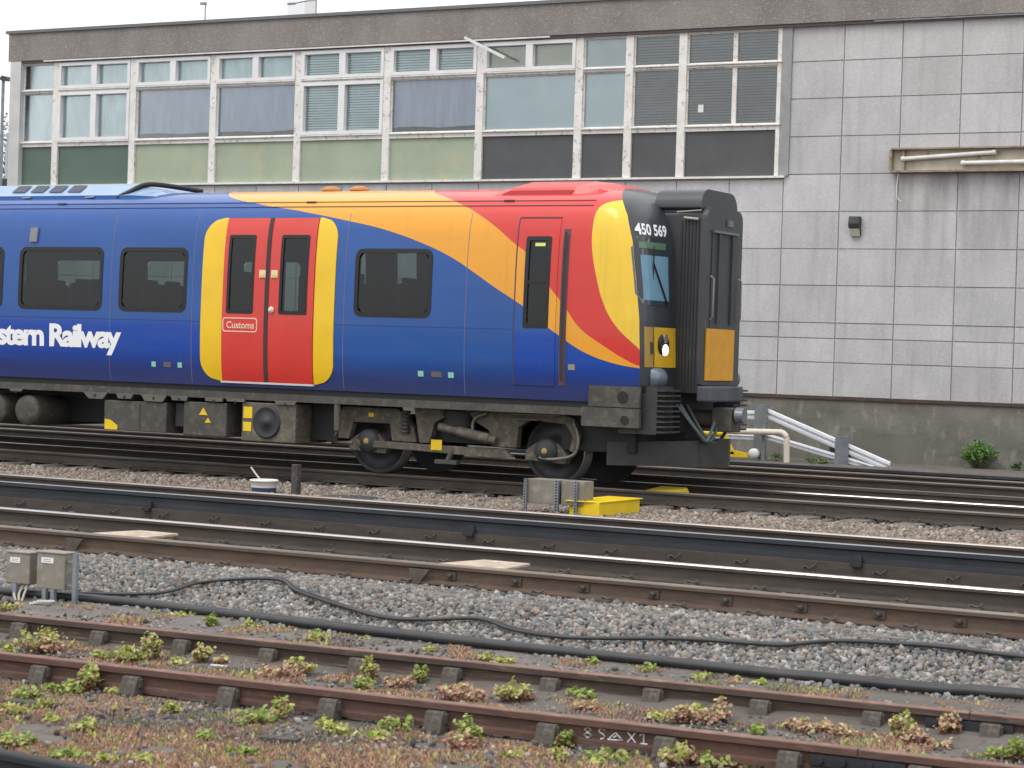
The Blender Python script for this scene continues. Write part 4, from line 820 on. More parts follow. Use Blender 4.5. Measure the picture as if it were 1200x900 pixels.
def grid(xs, ss, holes_, off=0, side=-1, xfun=None):
    mb = MB(); mb.uv = []; n = len(ss); vs = []
    for x in xs:
        for s in ss:
            y, z = prof(s); ny, nz_ = nrm(s); X = xfun(x, s) if xfun else x
            vs.append((X, Yc+side*(y+ny*off), z+nz_*off)); mb.uv.append((U(X), s/ST))
    fs = []
    for i in range(len(xs)-1):
        for j in range(n-1):
            xm, zm = (xs[i]+xs[i+1])/2, (prof(ss[j])[1]+prof(ss[j+1])[1])/2
            if any(h[0] < xm < h[1] and h[2] < zm < h[3] for h in holes_): continue
            f = (i*n+j, (i+1)*n+j, (i+1)*n+j+1, i*n+j+1); fs.append(f if side < 0 else f[::-1])
    mb.add(vs, fs, 0, True); return mb
def merge(*mbs):
    o = MB(); o.uv = [] if mbs[0].uv is not None else None
    for q in mbs:
        o.add(q.v, q.f, 0, True); o.sm[-len(q.f):] = q.sm; o.m[-len(q.f):] = q.m
        if o.uv is not None: o.uv += q.uv
    return o
def brk(lo, hi, step, extra):
    v = sorted(set([round(lo+(hi-lo)*i/int((hi-lo)/step), 4) for i in range(int((hi-lo)/step)+1)]+[round(e, 4) for e in extra if lo < e < hi]))
    keep = set(round(e, 4) for e in extra); out = [v[0]]
    for q in v[1:]:
        if q-out[-1] < .02 and q not in keep: continue
        if q-out[-1] < .02 and out[-1] not in keep and len(out) > 1: out.pop()
        out.append(q)
    return out
xs = brk(XB0, XN, .35, [h[0] for h in holes]+[h[1] for h in holes])
ssz = brk(0, ST, .07, [s_of(h[2]) for h in holes]+[s_of(h[3]) for h in holes])
# nose
def Xf(z): return float(np.interp(z, [1.0, 1.65, 2.06, 2.56, 3.0, 3.32, 3.45, 3.55, 3.64, 3.70, 3.725], [-10.96, -10.96, -10.98, -11.05, -11.13, -11.25, -11.34, -11.43, -11.54, -11.66, -11.74]))
RC = .22
def nose_pt(s, q, off=0):
    """q 0..1 side run, 1..2 corner arc, 2..3 front from the corner to the centre"""
    y, z = prof(s); rc = min(RC, y*.8); xf = Xf(z); k = float(np.interp(z, [1.9, 2.6, 3.2], [.04, .10, .20]))*min(1, y/1.2)
    if q <= 1: X = XN+(xf-rc-XN)*q; yy = y; nx, ny = 0, 1
    elif q <= 2: an = (q-1)*math.pi/2; X = xf-rc+rc*math.sin(an); yy = y-rc*(1-math.cos(an)); nx, ny = math.sin(an), math.cos(an)
    else: X = xf; yy = (y-rc)*(3-q); nx, ny = 1, 0
    if q > 1 and y > 0: 
        X += k*(1-(yy/y)**2)
    return X+nx*off, yy+ny*off, z
def nosegrid(qs, ss, side):
    mb = MB(); mb.uv = []; n = len(ss); vs = []
    for q in qs:
        for s in ss: X, y, z = nose_pt(s, q); vs.append((X, Yc+side*y, z)); mb.uv.append((U(min(X, -10.97)), s/ST))
    fs = [(i*n+j, (i+1)*n+j, (i+1)*n+j+1, i*n+j+1) for i in range(len(qs)-1) for j in range(n-1)]
    mb.add(vs, fs if side < 0 else [f[::-1] for f in fs], 0, True); return mb
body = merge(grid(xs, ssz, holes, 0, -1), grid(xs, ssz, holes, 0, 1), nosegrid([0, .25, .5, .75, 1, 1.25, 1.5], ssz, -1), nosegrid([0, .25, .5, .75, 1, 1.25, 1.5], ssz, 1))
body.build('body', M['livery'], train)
qs = [1.5, 1.65, 1.8, 2.0, 2.15, 2.3, 2.45, 2.6, 2.8, 3.0]
front = merge(nosegrid(qs, ssz, -1), nosegrid(qs, ssz, 1)); front.build('cab_front', M['nose'], train)
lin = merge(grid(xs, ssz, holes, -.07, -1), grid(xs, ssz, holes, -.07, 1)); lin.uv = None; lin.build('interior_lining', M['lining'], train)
mb = MB(); mb.box(XB0, -11.3, Yc-1.3, Yc+1.3, 1.10, 1.16); mb.box(-13.0, -12.95, Yc-1.12, Yc+1.12, 1.16, 3.38); mb.box(XB0, XB0+.03, Yc-1.33, Yc+1.33, 1.06, 3.4); mb.build('floor', M['dark_grey'], train)
# gutter strip
M['gutl'] = mat('gutter_line', (.16, .15, .2), .5)
mb = MB()
for z_ in (3.435, 3.50):
    s = s_of(z_)
    for sd_ in (-1, 1): mb = MB(); y, z = prof(s); ny, nz_ = nrm(s); mb.tube([(XB0, Yc+sd_*(y+.004), z+.004), (-11.75, Yc+sd_*(y+.004), z+.004)], .006, 6); mb.build('gutter', M['gutl'], train)
# rounded rectangle skins
def rrect(x0, x1, z0, z1, r, n=7):
    return dens(rrect_(x0, x1, z0, z1, r, n), n)
def dens(p, n):
    out = []
    for i in range(len(p)):
        out.append(p[i])
        if i % n == n-1:
            q = p[(i+1) % len(p)]; out += [(p[i][0]+(q[0]-p[i][0])*k/8, p[i][1]+(q[1]-p[i][1])*k/8) for k in range(1, 8)]
    return out
def rrect_(x0, x1, z0, z1, r, n=7):
    out = []
    for cx, cz, a0 in ((x1-r, z1-r, 0), (x0+r, z1-r, 90), (x0+r, z0+r, 180), (x1-r, z0+r, 270)):
        for k in range(n): an = R(a0+90*k/(n-1)); out.append((cx+r*math.cos(an), cz+r*math.sin(an)))
    return out
def on(x, z, off, side): 
    s = s_of(z); y, zz = prof(s); ny, nz_ = nrm(s); return (x, Yc+side*(y+ny*off), z)
def ring(outer, inner, off, side, mi=0):
    mb = MB(); n = len(outer)
    vs = [on(x, z, off, side) for x, z in outer]+[on(x, z, off, side) for x, z in inner]+[on(x, z, -.02, side) for x, z in outer]+[on(x, z, -.05, side) for x, z in inner]
    fs = []
    for i in range(n): j = (i+1) % n; fs += [(i, j, j+n, i+n), (i, i+2*n, j+2*n, j), (i+n, j+n, j+3*n, i+3*n)]
    mb.add(vs, fs, mi); return mb
def skin(x0, x1, z0, z1, off, side, r=(0, 0), hole=None, th=.02, livery_=False, rows=26):
    """sheet following the body; r = corner radius at the left and right ends"""
    mb = MB(); mb.uv = []
    zsr = sorted(set([z0+(z1-z0)*i/rows for i in range(rows+1)]+([hole[2], hole[3]] if hole else [])))
    def ins(z, rr_):
        if rr_ <= 0: return 0
        d = min(z-z0, z1-z); return 0 if d >= rr_ else rr_-math.sqrt(max(rr_*rr_-(rr_-d)**2, 0))
    xs_ = [0, .33, .67, 1]
    vs = []; cols_ = []
    for z in zsr:
        a_, b = x0+ins(z, r[0]), x1-ins(z, r[1])
        cx = [a_, hole[0], hole[1], b] if hole else [a_+(b-a_)*t for t in xs_]
        for x in cx: vs.append(on(x, z, off, side)); mb.uv.append((U(x), s_of(z)/ST))
    fs = []
    for i in range(len(zsr)-1):
        for j in range(3):
            if hole and j == 1 and hole[2]-1e-6 <= zsr[i] and zsr[i+1] <= hole[3]+1e-6: continue
            f = (i*4+j, i*4+j+1, (i+1)*4+j+1, (i+1)*4+j); fs.append(f if side < 0 else f[::-1])
    mb.add(vs, fs, 0, True)
    k = len(vs); e = []
    for i in range(len(zsr)):
        for j in (0, 3): v = vs[i*4+j]; e += [(v[0], v[1]-side*(th+off), v[2]), v]; mb.uv += [mb.uv[i*4+j]]*2
    mb.v += e; mb.col += [(1, 1, 1)]*len(e)
    for i in range(len(zsr)-1):
        a0, a1 = k+4*i, k+4*(i+1); mb.f.append((a0+1, a1+1, a1, a0)); mb.f.append((a0+3, a0+2, a1+2, a1+3)); mb.m += [0, 0]; mb.sm += [False, False]
    if not livery_: mb.uv = None
    return mb
def pane(x0, x1, z0, z1, off, side, r, mt, parent, name='pane'):
    pts = rrect(x0, x1, z0, z1, r); cx, cz = (x0+x1)/2, (z0+z1)/2
    zl = np.linspace(z0, z1, 9); mb = MB(); vs = []; fs = []
    for z in zl:
        d = min(z-z0, z1-z); q = 0 if d >= r else r-math.sqrt(max(r*r-(r-d)**2, 0))
        vs += [on(x0+q, z, off, side), on(x1-q, z, off, side)]
    for i in range(8): f = (i*2, i*2+1, i*2+3, i*2+2); fs.append(f if side < 0 else f[::-1])
    mb.add(vs, fs, 0, True); return mb.build(name, mt, parent)
for (a_, b, c, d) in wins:
    for side in (-1, 1):
        f = ring(rrect(a_, b, c, d, .11), rrect(a_+.055, b-.055, c+.055, d-.055, .07), .006, side).build('window', M['rubber'], train)
        pane(a_+.05, b-.05, c+.05, d-.05, -.008, side, .07, M['tglass'], f)
for side in (-1, 1):
    for xx0, xx1, rd, in ((-17.465, -17.115, (.30, 0)), (-15.655, -15.345, (0, .27))):
        skin(xx0, xx1, 1.13, 3.29, .010, side, rd, rows=72).build('door_surround', M['yellow_door'], train)
    for i, (xx0, xx1) in enumerate(((-17.108, -16.412), (-16.375, -15.662))):
        dw = doorw[i]
        dr = skin(xx0, xx1, 1.13, 3.285, .022, side, (0, 0), (dw[0], dw[1], dw[2], dw[3])).build('door', M['red_door'], train)
        f = ring(rrect(dw[0]-.012, dw[1]+.012, dw[2]-.012, dw[3]+.012, .03), rrect(dw[0]+.03, dw[1]-.03, dw[2]+.03, dw[3]-.03, .02), .026, side).build('door_window', M['rubber'], dr)
        pane(dw[0]+.02, dw[1]-.02, dw[2]+.02, dw[3]-.02, .012, side, .02, M['tglass'], dr, 'door_pane')
    skin(-16.425, -16.365, 1.13, 3.285, .030, side).build('door_seal', mat('door_seal', (.05, .03, .035), .7), train)
    skin(-17.12, -15.65, 1.105, 1.13, .045, side, rows=2).build('door_step', M['white'], train)
# door edge lines
M['bt'] = mat('button_plate', (.75, .62, .45), .4)
for bx, bz, w_ in ((-16.47, 2.55, .10), (-16.28, 2.55, .10)):
    mb = skin(bx-w_/2, bx+w_/2, bz-.05, bz+.05, .036, -1, rows=4); mb.build('button_plate', M['bt'], train)
    skin(bx-w_/2+.015, bx+w_/2-.015, bz-.040, bz-.012, .040, -1, rows=2).build('button', M['yellow_door'], train)
mb = MB(); c0 = on(-16.31, 2.08, .03, -1); mb.lathe_y(c0, [(0, -.025), (.035, -.022), (.045, 0)], 16); mb.build('button', M['bt'], train)
# cab door
cw = cabw[0]
cd_ = skin(-12.695, -12.13, 1.23, 3.275, .008, -1, (0, 0), cw, livery_=True).build('cab_door', M['livery'], train)
f = ring(rrect(cw[0]-.02, cw[1]+.02, cw[2]-.02, cw[3]+.02, .03), rrect(cw[0]+.03, cw[1]-.03, cw[2]+.03, cw[3]-.03, .02), .014, -1).build('door_window', M['rubber'], cd_)
pane(cw[0]+.02, cw[1]-.02, cw[2]+.02, cw[3]-.02, -.004, -1, .02, M['tglass'], cd_, 'door_pane')
skin(cw[0]+.02, cw[1]-.02, 2.47, 2.51, .012, -1, rows=2).build('glazing_bar', M['rubber'], cd_)
skin(cw[0]+.10, cw[0]+.24, 2.93, 2.97, .0, -1, rows=2, th=0).build('window_sticker', mat('sticker', (.7, .75, .2), .5), cd_)
skin(-12.70, -12.13, 3.272, 3.288, .012, -1, rows=2).build('door_top_seal', M['rubber'], cd_)
mb = MB(); mb.tube([on(-12.03, 3.10-.1*k, .045, -1) for k in range(19)], .013, 8); skin_l = skin(-12.075, -11.985, 1.24, 3.14, .004, -1)
mb.build('grab_rail', M['dark_grey'], train); skin_l.build('rail_recess', mat('recess', (.10, .06, .07), .6), train)
skin(-12.715, -12.695, 1.23, 3.275, .004, -1).build('door_edge', mat('door_edge', (.05, .04, .09), .6), train)
# lettering
def text_mesh(txt, size, mt, name, parent, mapf, extr=.004, bold=.0, spacing=1.0, sx_=1.0, align='RIGHT'):
    cu = bpy.data.curves.new('t', 'FONT'); cu.body = txt; cu.size = size; cu.align_x = align; cu.offset = bold; cu.space_character = spacing; cu.resolution_u = 3
    ob = bpy.data.objects.new('t', cu); C.objects.link(ob); bpy.context.view_layer.update()
    dg = bpy.context.evaluated_depsgraph_get(); me = bpy.data.meshes.new_from_object(ob.evaluated_get(dg)); bpy.data.objects.remove(ob)
    mb = MB(); mb.add([mapf(v.co.x*sx_, v.co.y) for v in me.vertices], [tuple(p.vertices) for p in me.polygons])
    bpy.data.meshes.remove(me); return mb.build(name, mt, parent)
text_mesh('South Western Railway', .42, M['white_letter'], 'lettering', train, lambda x, y: on(-18.83+x, 1.525+y, .005, -1), bold=.016, spacing=.86, sx_=1.14)
rd = mat('cream_lettering', (.85, .55, .42), .5)
text_mesh('Customs', .125, rd, 'lettering', train, lambda x, y: on(-16.80+x, 1.83+y, .028, -1), bold=.003, align='CENTER')
ring(rrect(-17.09, -16.53, 1.78, 1.97, .04), rrect(-17.075, -16.545, 1.795, 1.955, .03), .027, -1).build('door_sign_border', rd, train)
gm = mat('green_label', (.25, .60, .45), .5); bm_ = mat('brown_label', (.13, .11, .11), .6)
for x, z, w_, mt in ((-18.25, 1.315, .07, gm), (-18.02, 1.315, .12, bm_), (-17.81, 1.315, .07, gm), (-14.03, 1.322, .08, gm), (-13.80, 1.32, .15, bm_), (-13.59, 1.318, .08, gm), (-11.90, 1.47, .09, mat('tan_label', (.30, .26, .2), .6))):
    skin(x-w_/2, x+w_/2, z-.035, z+.035, .005, -1, rows=2).build('label_plate', mt, train)
skin(-20.49, -20.36, 2.96, 3.16, .03, -1, rows=3).build('vent_cover', mat('vent', (.2, .22, .24), .5), train)
# front details: nf(y offset toward the centre from the near side, z, off)
def nf(yoff, z, off=0):
    s = s_of(z); y, zz = prof(s); rc = min(RC, y*.8); yy = y-yoff
    if yy > y-rc: an = math.acos(max(-1, min(1, (yy-(y-rc))/rc))); q = 1+an/(math.pi/2)
    else: q = 3-yy/(y-rc)
    X, _, _ = nose_pt(s, q); return (X+off, Yc-yy, z)
def fpatch(y0, y1, z0, z1, off, name, mt, parent, side=1, n=6, r=.0):
    mb = MB(); vs = []; zl = np.linspace(z0, z1, n+1)
    for z in zl:
        d = min(z-z0, z1-z); ins_ = 0 if d >= r else r-math.sqrt(max(r*r-(r-d)**2, 0))
        for k in range(n+1):
            q = nf(y0+ins_+(y1-y0-2*ins_)*k/n, z, off); vs.append((q[0], q[1] if side > 0 else 2*Yc-q[1], q[2]))
    e = len(vs); vs2 = [(x-.03, y, z) for x, y, z in vs]; m_ = n+1
    fs = [(i*m_+j, i*m_+j+1, (i+1)*m_+j+1, (i+1)*m_+j) for i in range(n) for j in range(n)]
    edge = [j for j in range(m_)]+[i*m_+n for i in range(1, m_)]+[n*m_+j for j in range(n-1, -1, -1)]+[i*m_ for i in range(n-1, 0, -1)]
    fs += [(edge[i], edge[i]+e, edge[(i+1) % len(edge)]+e, edge[(i+1) % len(edge)]) for i in range(len(edge))]
    mb.add(vs+vs2, fs); return mb.build(name, mt, parent)
M['screen'] = mat('windscreen_glass', (.035, .05, .065), .08, 0, spec=.8, coat=1)
M['blindblue'] = mat('blue_cab_blind', (.17, .33, .46), .45, 0, (.13, .27, .38), 3)
for sd_ in (1, -1):
    wsn = fpatch(.05, .76, 2.24, 3.06, .006, 'windscreen', M['screen'], train, sd_, r=.06)
    fpatch(.13, .68, 2.30, 2.84, .012, 'cab_blind', M['blindblue'], wsn, sd_)
    fpatch(.12, .62, 2.92, 3.00, .012, 'destination_sign', mat('sign_glass', (.10, .2, .12), .3), wsn, sd_)
    yp = fpatch(.30, .86, 1.50, 1.98, .012, 'lamp_panel', mat('nose_yellow', (.68, .42, .02), .5, 0, (.60, .36, .02), 3), train, sd_)
    fpatch(.115, .27, 1.50, 1.98, .006, 'corner_panel', mat('nose_ochre', (.38, .24, .05), .5), train, sd_)
    q = nf(.50, 1.76, .02); yq = q[1] if sd_ > 0 else 2*Yc-q[1]
    def lx(r0_, r1_, d0, d1, z, mt, nm, par):
        mb = MB(); n = 20
        vs = [(q[0]+d, yq+r_*math.cos(2*math.pi*j/n), z+r_*math.sin(2*math.pi*j/n)) for r_, d in ((r0_, d0), (r1_, d1)) for j in range(n)]
        mb.add(vs, [(j, (j+1) % n, (j+1) % n+n, j+n) for j in range(n)], 0, True); mb.add(vs[n:], [tuple(range(n))]); return mb.build(nm, mt, par)
    lx(.125, .12, -.02, .03, 1.77, M['black'], 'lamp_bezel', train)
    lx(.070, .065, .02, .045, 1.71, emis('headlight_glow', (1, .92, .80), 2.6), 'headlight', train)
    lx(.06, .055, .02, .042, 1.85, mat('lamp_glass', (.25, .18, .14), .2), 'marker_lamp', train)
    fpatch(.20, .26, 1.66, 1.80, .02, 'tail_lamp', M['dark_grey'], train, sd_)
    q2 = nf(.26, 1.37, .0); mb = MB(); mb.lathe_y((q2[0]-.02, q2[1] if sd_ > 0 else 2*Yc-q2[1], 1.37), [(0, -.05), (.10, -.05), (.13, 0), (.13, .2)], 16); mb.build('cable_socket', mat('socket', (.16, .2, .25), .35, .4), train)
def numap(x, y):
    z = 3.09+y; s = s_of(z); qq = np.linspace(1.5, 2.9, 60); P = [nose_pt(s, q, .007) for q in qq]
    L_ = np.r_[0, np.cumsum([math.hypot(P[i+1][0]-P[i][0], P[i+1][1]-P[i][1]) for i in range(59)])]
    X, yy, _ = nose_pt(s, float(np.interp(x+.06, L_, qq)), .007); an = 0
    return (X, Yc-yy-.003, z)
text_mesh('450 569', .185, M['white_letter'], 'unit_number', train, numap, bold=.006, sx_=1.0, align='LEFT')
# gangway
gw = .54
def rtop(w_, z0, z1, r): return [(-w_, z0), (w_, z0)]+[(w_-r+r*math.cos(R(a_)), z1-r+r*math.sin(R(a_))) for a_ in range(0, 91, 15)]+[(-w_+r-r*math.cos(R(a_)), z1-r+r*math.sin(R(a_))) for a_ in range(90, -1, -15)]
def sx(pts): return [(Yc+y, z) for y, z in pts]
mb = MB(); mb.prismx(sx(rtop(.528, 1.2, 3.42, .06)), -11.2, -10.62); mb.build('gangway_core', M['nose'], train)
gm_ = mat('gangway_bellows', (.040, .038, .038), .85, 0, (.026, .025, .027), 5)
mb = MB(); x = -10.90
while x < -10.66: mb.prismx(sx(rtop(gw, 1.2, 3.36, .10)), x, x+.022); x += .045
mb.build('bellows', gm_, train)
mb = MB(); mb.prismx(sx(rtop(gw+.02, 3.44, 3.69, .22)), -11.25, -10.63, 0, True); mb.prismx(sx(rtop(gw-.03, 3.38, 3.44, .02)), -11.4, -10.66); mb.build('gangway_hood', M['nose'], train, bevel=.02)
mb = MB(); mb.tube([(-10.95, Yc-gw-.02, 3.40), (-10.62, Yc-gw-.02, 3.42)], .010, 6); mb.tube([(-10.85, Yc-gw-.02, 3.33), (-10.66, Yc-gw-.02, 3.31)], .02, 6); M['worn'] = mat('worn_metal', (.35, .32, .3), .5, .4); mb.build('hood_bracket', M['worn'], train)
mb = MB(); mb.prismx(sx(rtop(gw+.01, 1.30, 3.47, .14)), -10.62, -10.545); ge = mb.build('gangway_frame', M['nose'], train, bevel=.012)
mb = MB(); mb.prismx(sx(rtop(.40, 1.35, 3.20, .03)), -10.55, -10.535); mb.box(-10.535, -10.51, Yc-.24, Yc-.19, 2.06, 3.15); mb.box(-10.535, -10.51, Yc+.17, Yc+.22, 2.06, 3.15); mb.build('gangway_door', mat('gangway_door', (.055, .062, .074), .5, 0, (.04, .045, .055), 3), train)
mb = MB(); mb.box(-10.535, -10.50, Yc-.40, Yc+.34, 3.16, 3.19); mb.box(-10.545, -10.52, Yc+.05, Yc+.2, 3.26, 3.34); mb.build('gangway_latch', mat('latch', (.16, .18, .2), .5), train)
mb = MB(); mb.box(-10.545, -10.505, Yc-.50, Yc+.30, 1.36, 1.99); mb.build('gangway_yellow_panel', mat('orange_yellow', (.72, .36, .025), .5, 0, (.62, .30, .03), 4), train)
mb = MB(); mb.box(-10.62, -10.42, Yc-.55, Yc+.45, 1.10, 1.29); mb.build('gangway_buffer', mat('buffer_grey', (.09, .10, .12), .5, 0, (.06, .065, .075), 3), train, bevel=.02)
mb = MB(); mb.prismx([(Yc-1.25, 1.06), (Yc+1.25, 1.06), (Yc+1.3, 1.28), (Yc-1.3, 1.28)], -11.5, -10.95); mb.box(-11.4, -10.85, Yc-.5, Yc+.5, .72, 1.2); mb.box(-12.2, -11.2, Yc-1.0, Yc+1.0, .45, 1.06); mb.build('cab_underframe', M['black'], train)
for yy in (-1.28, .80):
    mb = MB(); mb.box(-11.3, -10.80, Yc+yy, Yc+yy+.46, .70, 1.27)
    for k in range(9): z = .72+k*.062; mb.box(-10.80, -10.70, Yc+yy, Yc+yy+.46, z, z+.022)
    mb.build('anticlimber', M['dark_grey'], train)
t_c = MB(); t_c.tube([(-11.2, Yc, .88), (-10.55, Yc, .88)], .11, 12); t_c.obox((-10.45, Yc, .88), (.26, .34, .30)); t_c.build('coupler', M['under'], train, bevel=.02)
mb = MB(); n = 20; mb.add([(-10.30, Yc-.02+.10*math.cos(2*math.pi*j/n), .94+.10*math.sin(2*math.pi*j/n)) for j in range(n)]+[(-10.20, Yc-.02+.09*math.cos(2*math.pi*j/n), .94+.09*math.sin(2*math.pi*j/n)) for j in range(n)], [(j, (j+1) % n, (j+1) % n+n, j+n) for j in range(n)]+[tuple(range(n, 2*n))]); mb.build('coupler_face', mat('coupler_face', (.22, .23, .27), .4, .4), train)
mb = MB()
for k, (ya, yb) in enumerate(((-.6, -.25), (-.5, -.1), (-.3, .25))): mb.tube(smooth_path([(-10.85, Yc+ya, 1.05), (-10.6, Yc+ya+.05, .75-.05*k), (-10.52, Yc+(ya+yb)/2, .62), (-10.5, Yc+yb, .85)]), .022, 8)
mb.build('jumper_cable', mat('jumper', (.07, .09, .10), .5), train)
mb = MB(); mb.add([(-11.5, Yc-1.15, .58), (-11.5, Yc-1.15, .30), (-10.62, Yc-.45, .62), (-10.62, Yc-.45, .30), (-10.45, Yc+.1, .62), (-10.45, Yc+.1, .28), (-10.7, Yc+.75, .62), (-10.7, Yc+.75, .30), (-11.5, Yc+1.15, .58), (-11.5, Yc+1.15, .30)], [(0, 1, 3, 2), (2, 3, 5, 4), (4, 5, 7, 6), (6, 7, 9, 8), (0, 2, 4, 6, 8)])
o = mb.build('snow_plough', M['dark_grey'], train); sm = o.modifiers.new('s', 'SOLIDIFY'); sm.thickness = .03
# side skirt near the cab
for sd_ in (-1, 1):
    mb = MB(); ysk = Yc+sd_*1.385
    mb.box(-11.66, -10.98, min(ysk, ysk-sd_*.05), max(ysk, ysk-sd_*.05), 1.01, 1.26); mb.box(-11.75, -10.98, min(ysk, ysk-sd_*.06)-sd_*.005, max(ysk, ysk-sd_*.06)-sd_*.005, .77, 1.0)
    mb.build('side_skirt', M['under'], train)
    mb = MB(); mb.lathe_y((-11.20, ysk+sd_*.004, 1.13), [(0, 0), (.075, 0)], 18); mb.lathe_y((-11.17, ysk+sd_*.004, .86), [(0, 0), (.055, 0)], 18); mb.build('step_hole', M['black'], train)
# sole bar
mb = MB()
for sd_ in (-1, 1):
    y0, y1 = sorted((Yc+sd_*1.30, Yc+sd_*1.20)); mb.box(XB0, -11.5, y0, y1, .98, 1.07, 1)
    y0, y1 = sorted((Yc+sd_*1.33, Yc+sd_*1.18)); mb.box(XB0, -11.66, y0, y1, .89, .985, 0)
mb.build('sole_bar', [M['under'], M['black']], train)
mb = MB(); mb.box(XB0+.5, -15.9, Yc-.6, Yc+.6, .45, 1.0); mb.box(XB0, -11.6, Yc-1.15, Yc+1.15, .9, 1.09); mb.build('underframe_dark_fill', M['black'], train)  # black boxes added to keep the space behind the underfloor cases dark
# hangers
for k, (x0_, x1_, z0_, x2_, x3_) in enumerate(((-20.82, -20.55, .86, -20.6, -20.78), (-19.48, -19.05, .81, -19.13, -19.37), (-18.90, -18.60, .83, -18.64, -18.86), (-18.47, -18.03, .81, -18.10, -18.40), (-17.96, -17.68, .84, -17.7, -17.94), (-17.39, -17.10, .85, -17.11, -17.38), (-17.04, -16.74, .86, -16.75, -17.03), (-16.26, -15.92, .85, -15.95, -16.24))):
    mb = MB(); mb.prism([(x0_, .90), (x1_, .90), (x2_, z0_), (x3_, z0_)], Yc-1.36, Yc-1.325, 0); mb.lathe_y(((x0_+x1_)/2, Yc-1.362, .90-.045), [(0, 0), (.022, 0)], 8, 1); mb.build('hanger_bracket', [M['under_l'], M['black']], train)
# underfloor equipment
for x in (-20.55, -21.15):
    mb = MB(); mb.lathe_y((x, Yc-1.28, .60), [(0, -.03), (.12, -.028), (.2, -.01), (.215, .03), (.215, 1.8), (0, 1.8)], 28); mb.build('air_tank', M['under'], train)
def ubox(x0, x1, z0, z1, name='equipment_case', mt=None, y=-1.33): 
    mb = MB(); mb.box(x0, x1, Yc+y, Yc+y+.75, z0, z1); return mb.build(name, mt or M['under'], train, bevel=.012)
b1_ = ubox(-19.12, -18.05, .39, .80); mb = MB(); mb.box(-18.50, -18.492, Yc-1.334, Yc-1.33, .41, .79); mb.build('case_joint', M['black'], b1_)
mb = MB(); mb.prism([(-19.10, .40), (-18.88, .40), (-18.88, .46), (-18.95, .50), (-19.0, .53), (-19.10, .54)], Yc-1.336, Yc-1.331); mb.build('warning_mark', M['yellow_paint'], b1_)
b2_ = ubox(-17.76, -17.05, .38, .83); mb = MB(); mb.prism([(-17.50, .66), (-17.36, .66), (-17.43, .76)], Yc-1.336, Yc-1.331); mb.prism([(-17.40, .56), (-17.30, .56), (-17.35, .63)], Yc-1.336, Yc-1.331); mb.build('warning_mark', M['yellow_paint'], b2_)
ubox(-18.00, -17.80, .48, .80, 'small_case', M['dark_grey'], -1.2)
b3_ = ubox(-16.80, -15.94, .35, .86, 'cooler_case', M['under2']); 
mb = MB(); mb.lathe_y((-16.39, Yc-1.335, .61), [(.0, -.03), (.05, -.03), (.06, -.015), (.17, -.012), (.19, -.02), (.21, -.02), (.215, .02)], 30); mb.build('fan', mat('fan_black', (.025, .027, .032), .5), b3_)
mb = MB(); mb.box(-16.77, -16.63, Yc-1.337, Yc-1.332, .65, .80); mb.box(-16.77, -16.64, Yc-1.337, Yc-1.332, .48, .60); mb.build('warning_mark', M['yellow_paint'], b3_)
mb = MB(); mb.box(-15.9, -15.5, Yc-1.0, Yc+.6, .40, .88); mb.build('inner_case', M['black'], train)
mb = MB(); mb.tube([(-15.33, Yc-1.28, .95), (-15.32, Yc-1.28, .55)], .045, 8); mb.tube([(-15.32, Yc-1.28, .55), (-15.42, Yc-1.25, .38), (-15.1, Yc-1.25, .40)], .025, 6); mb.build('down_pipe', M['under2'], train)
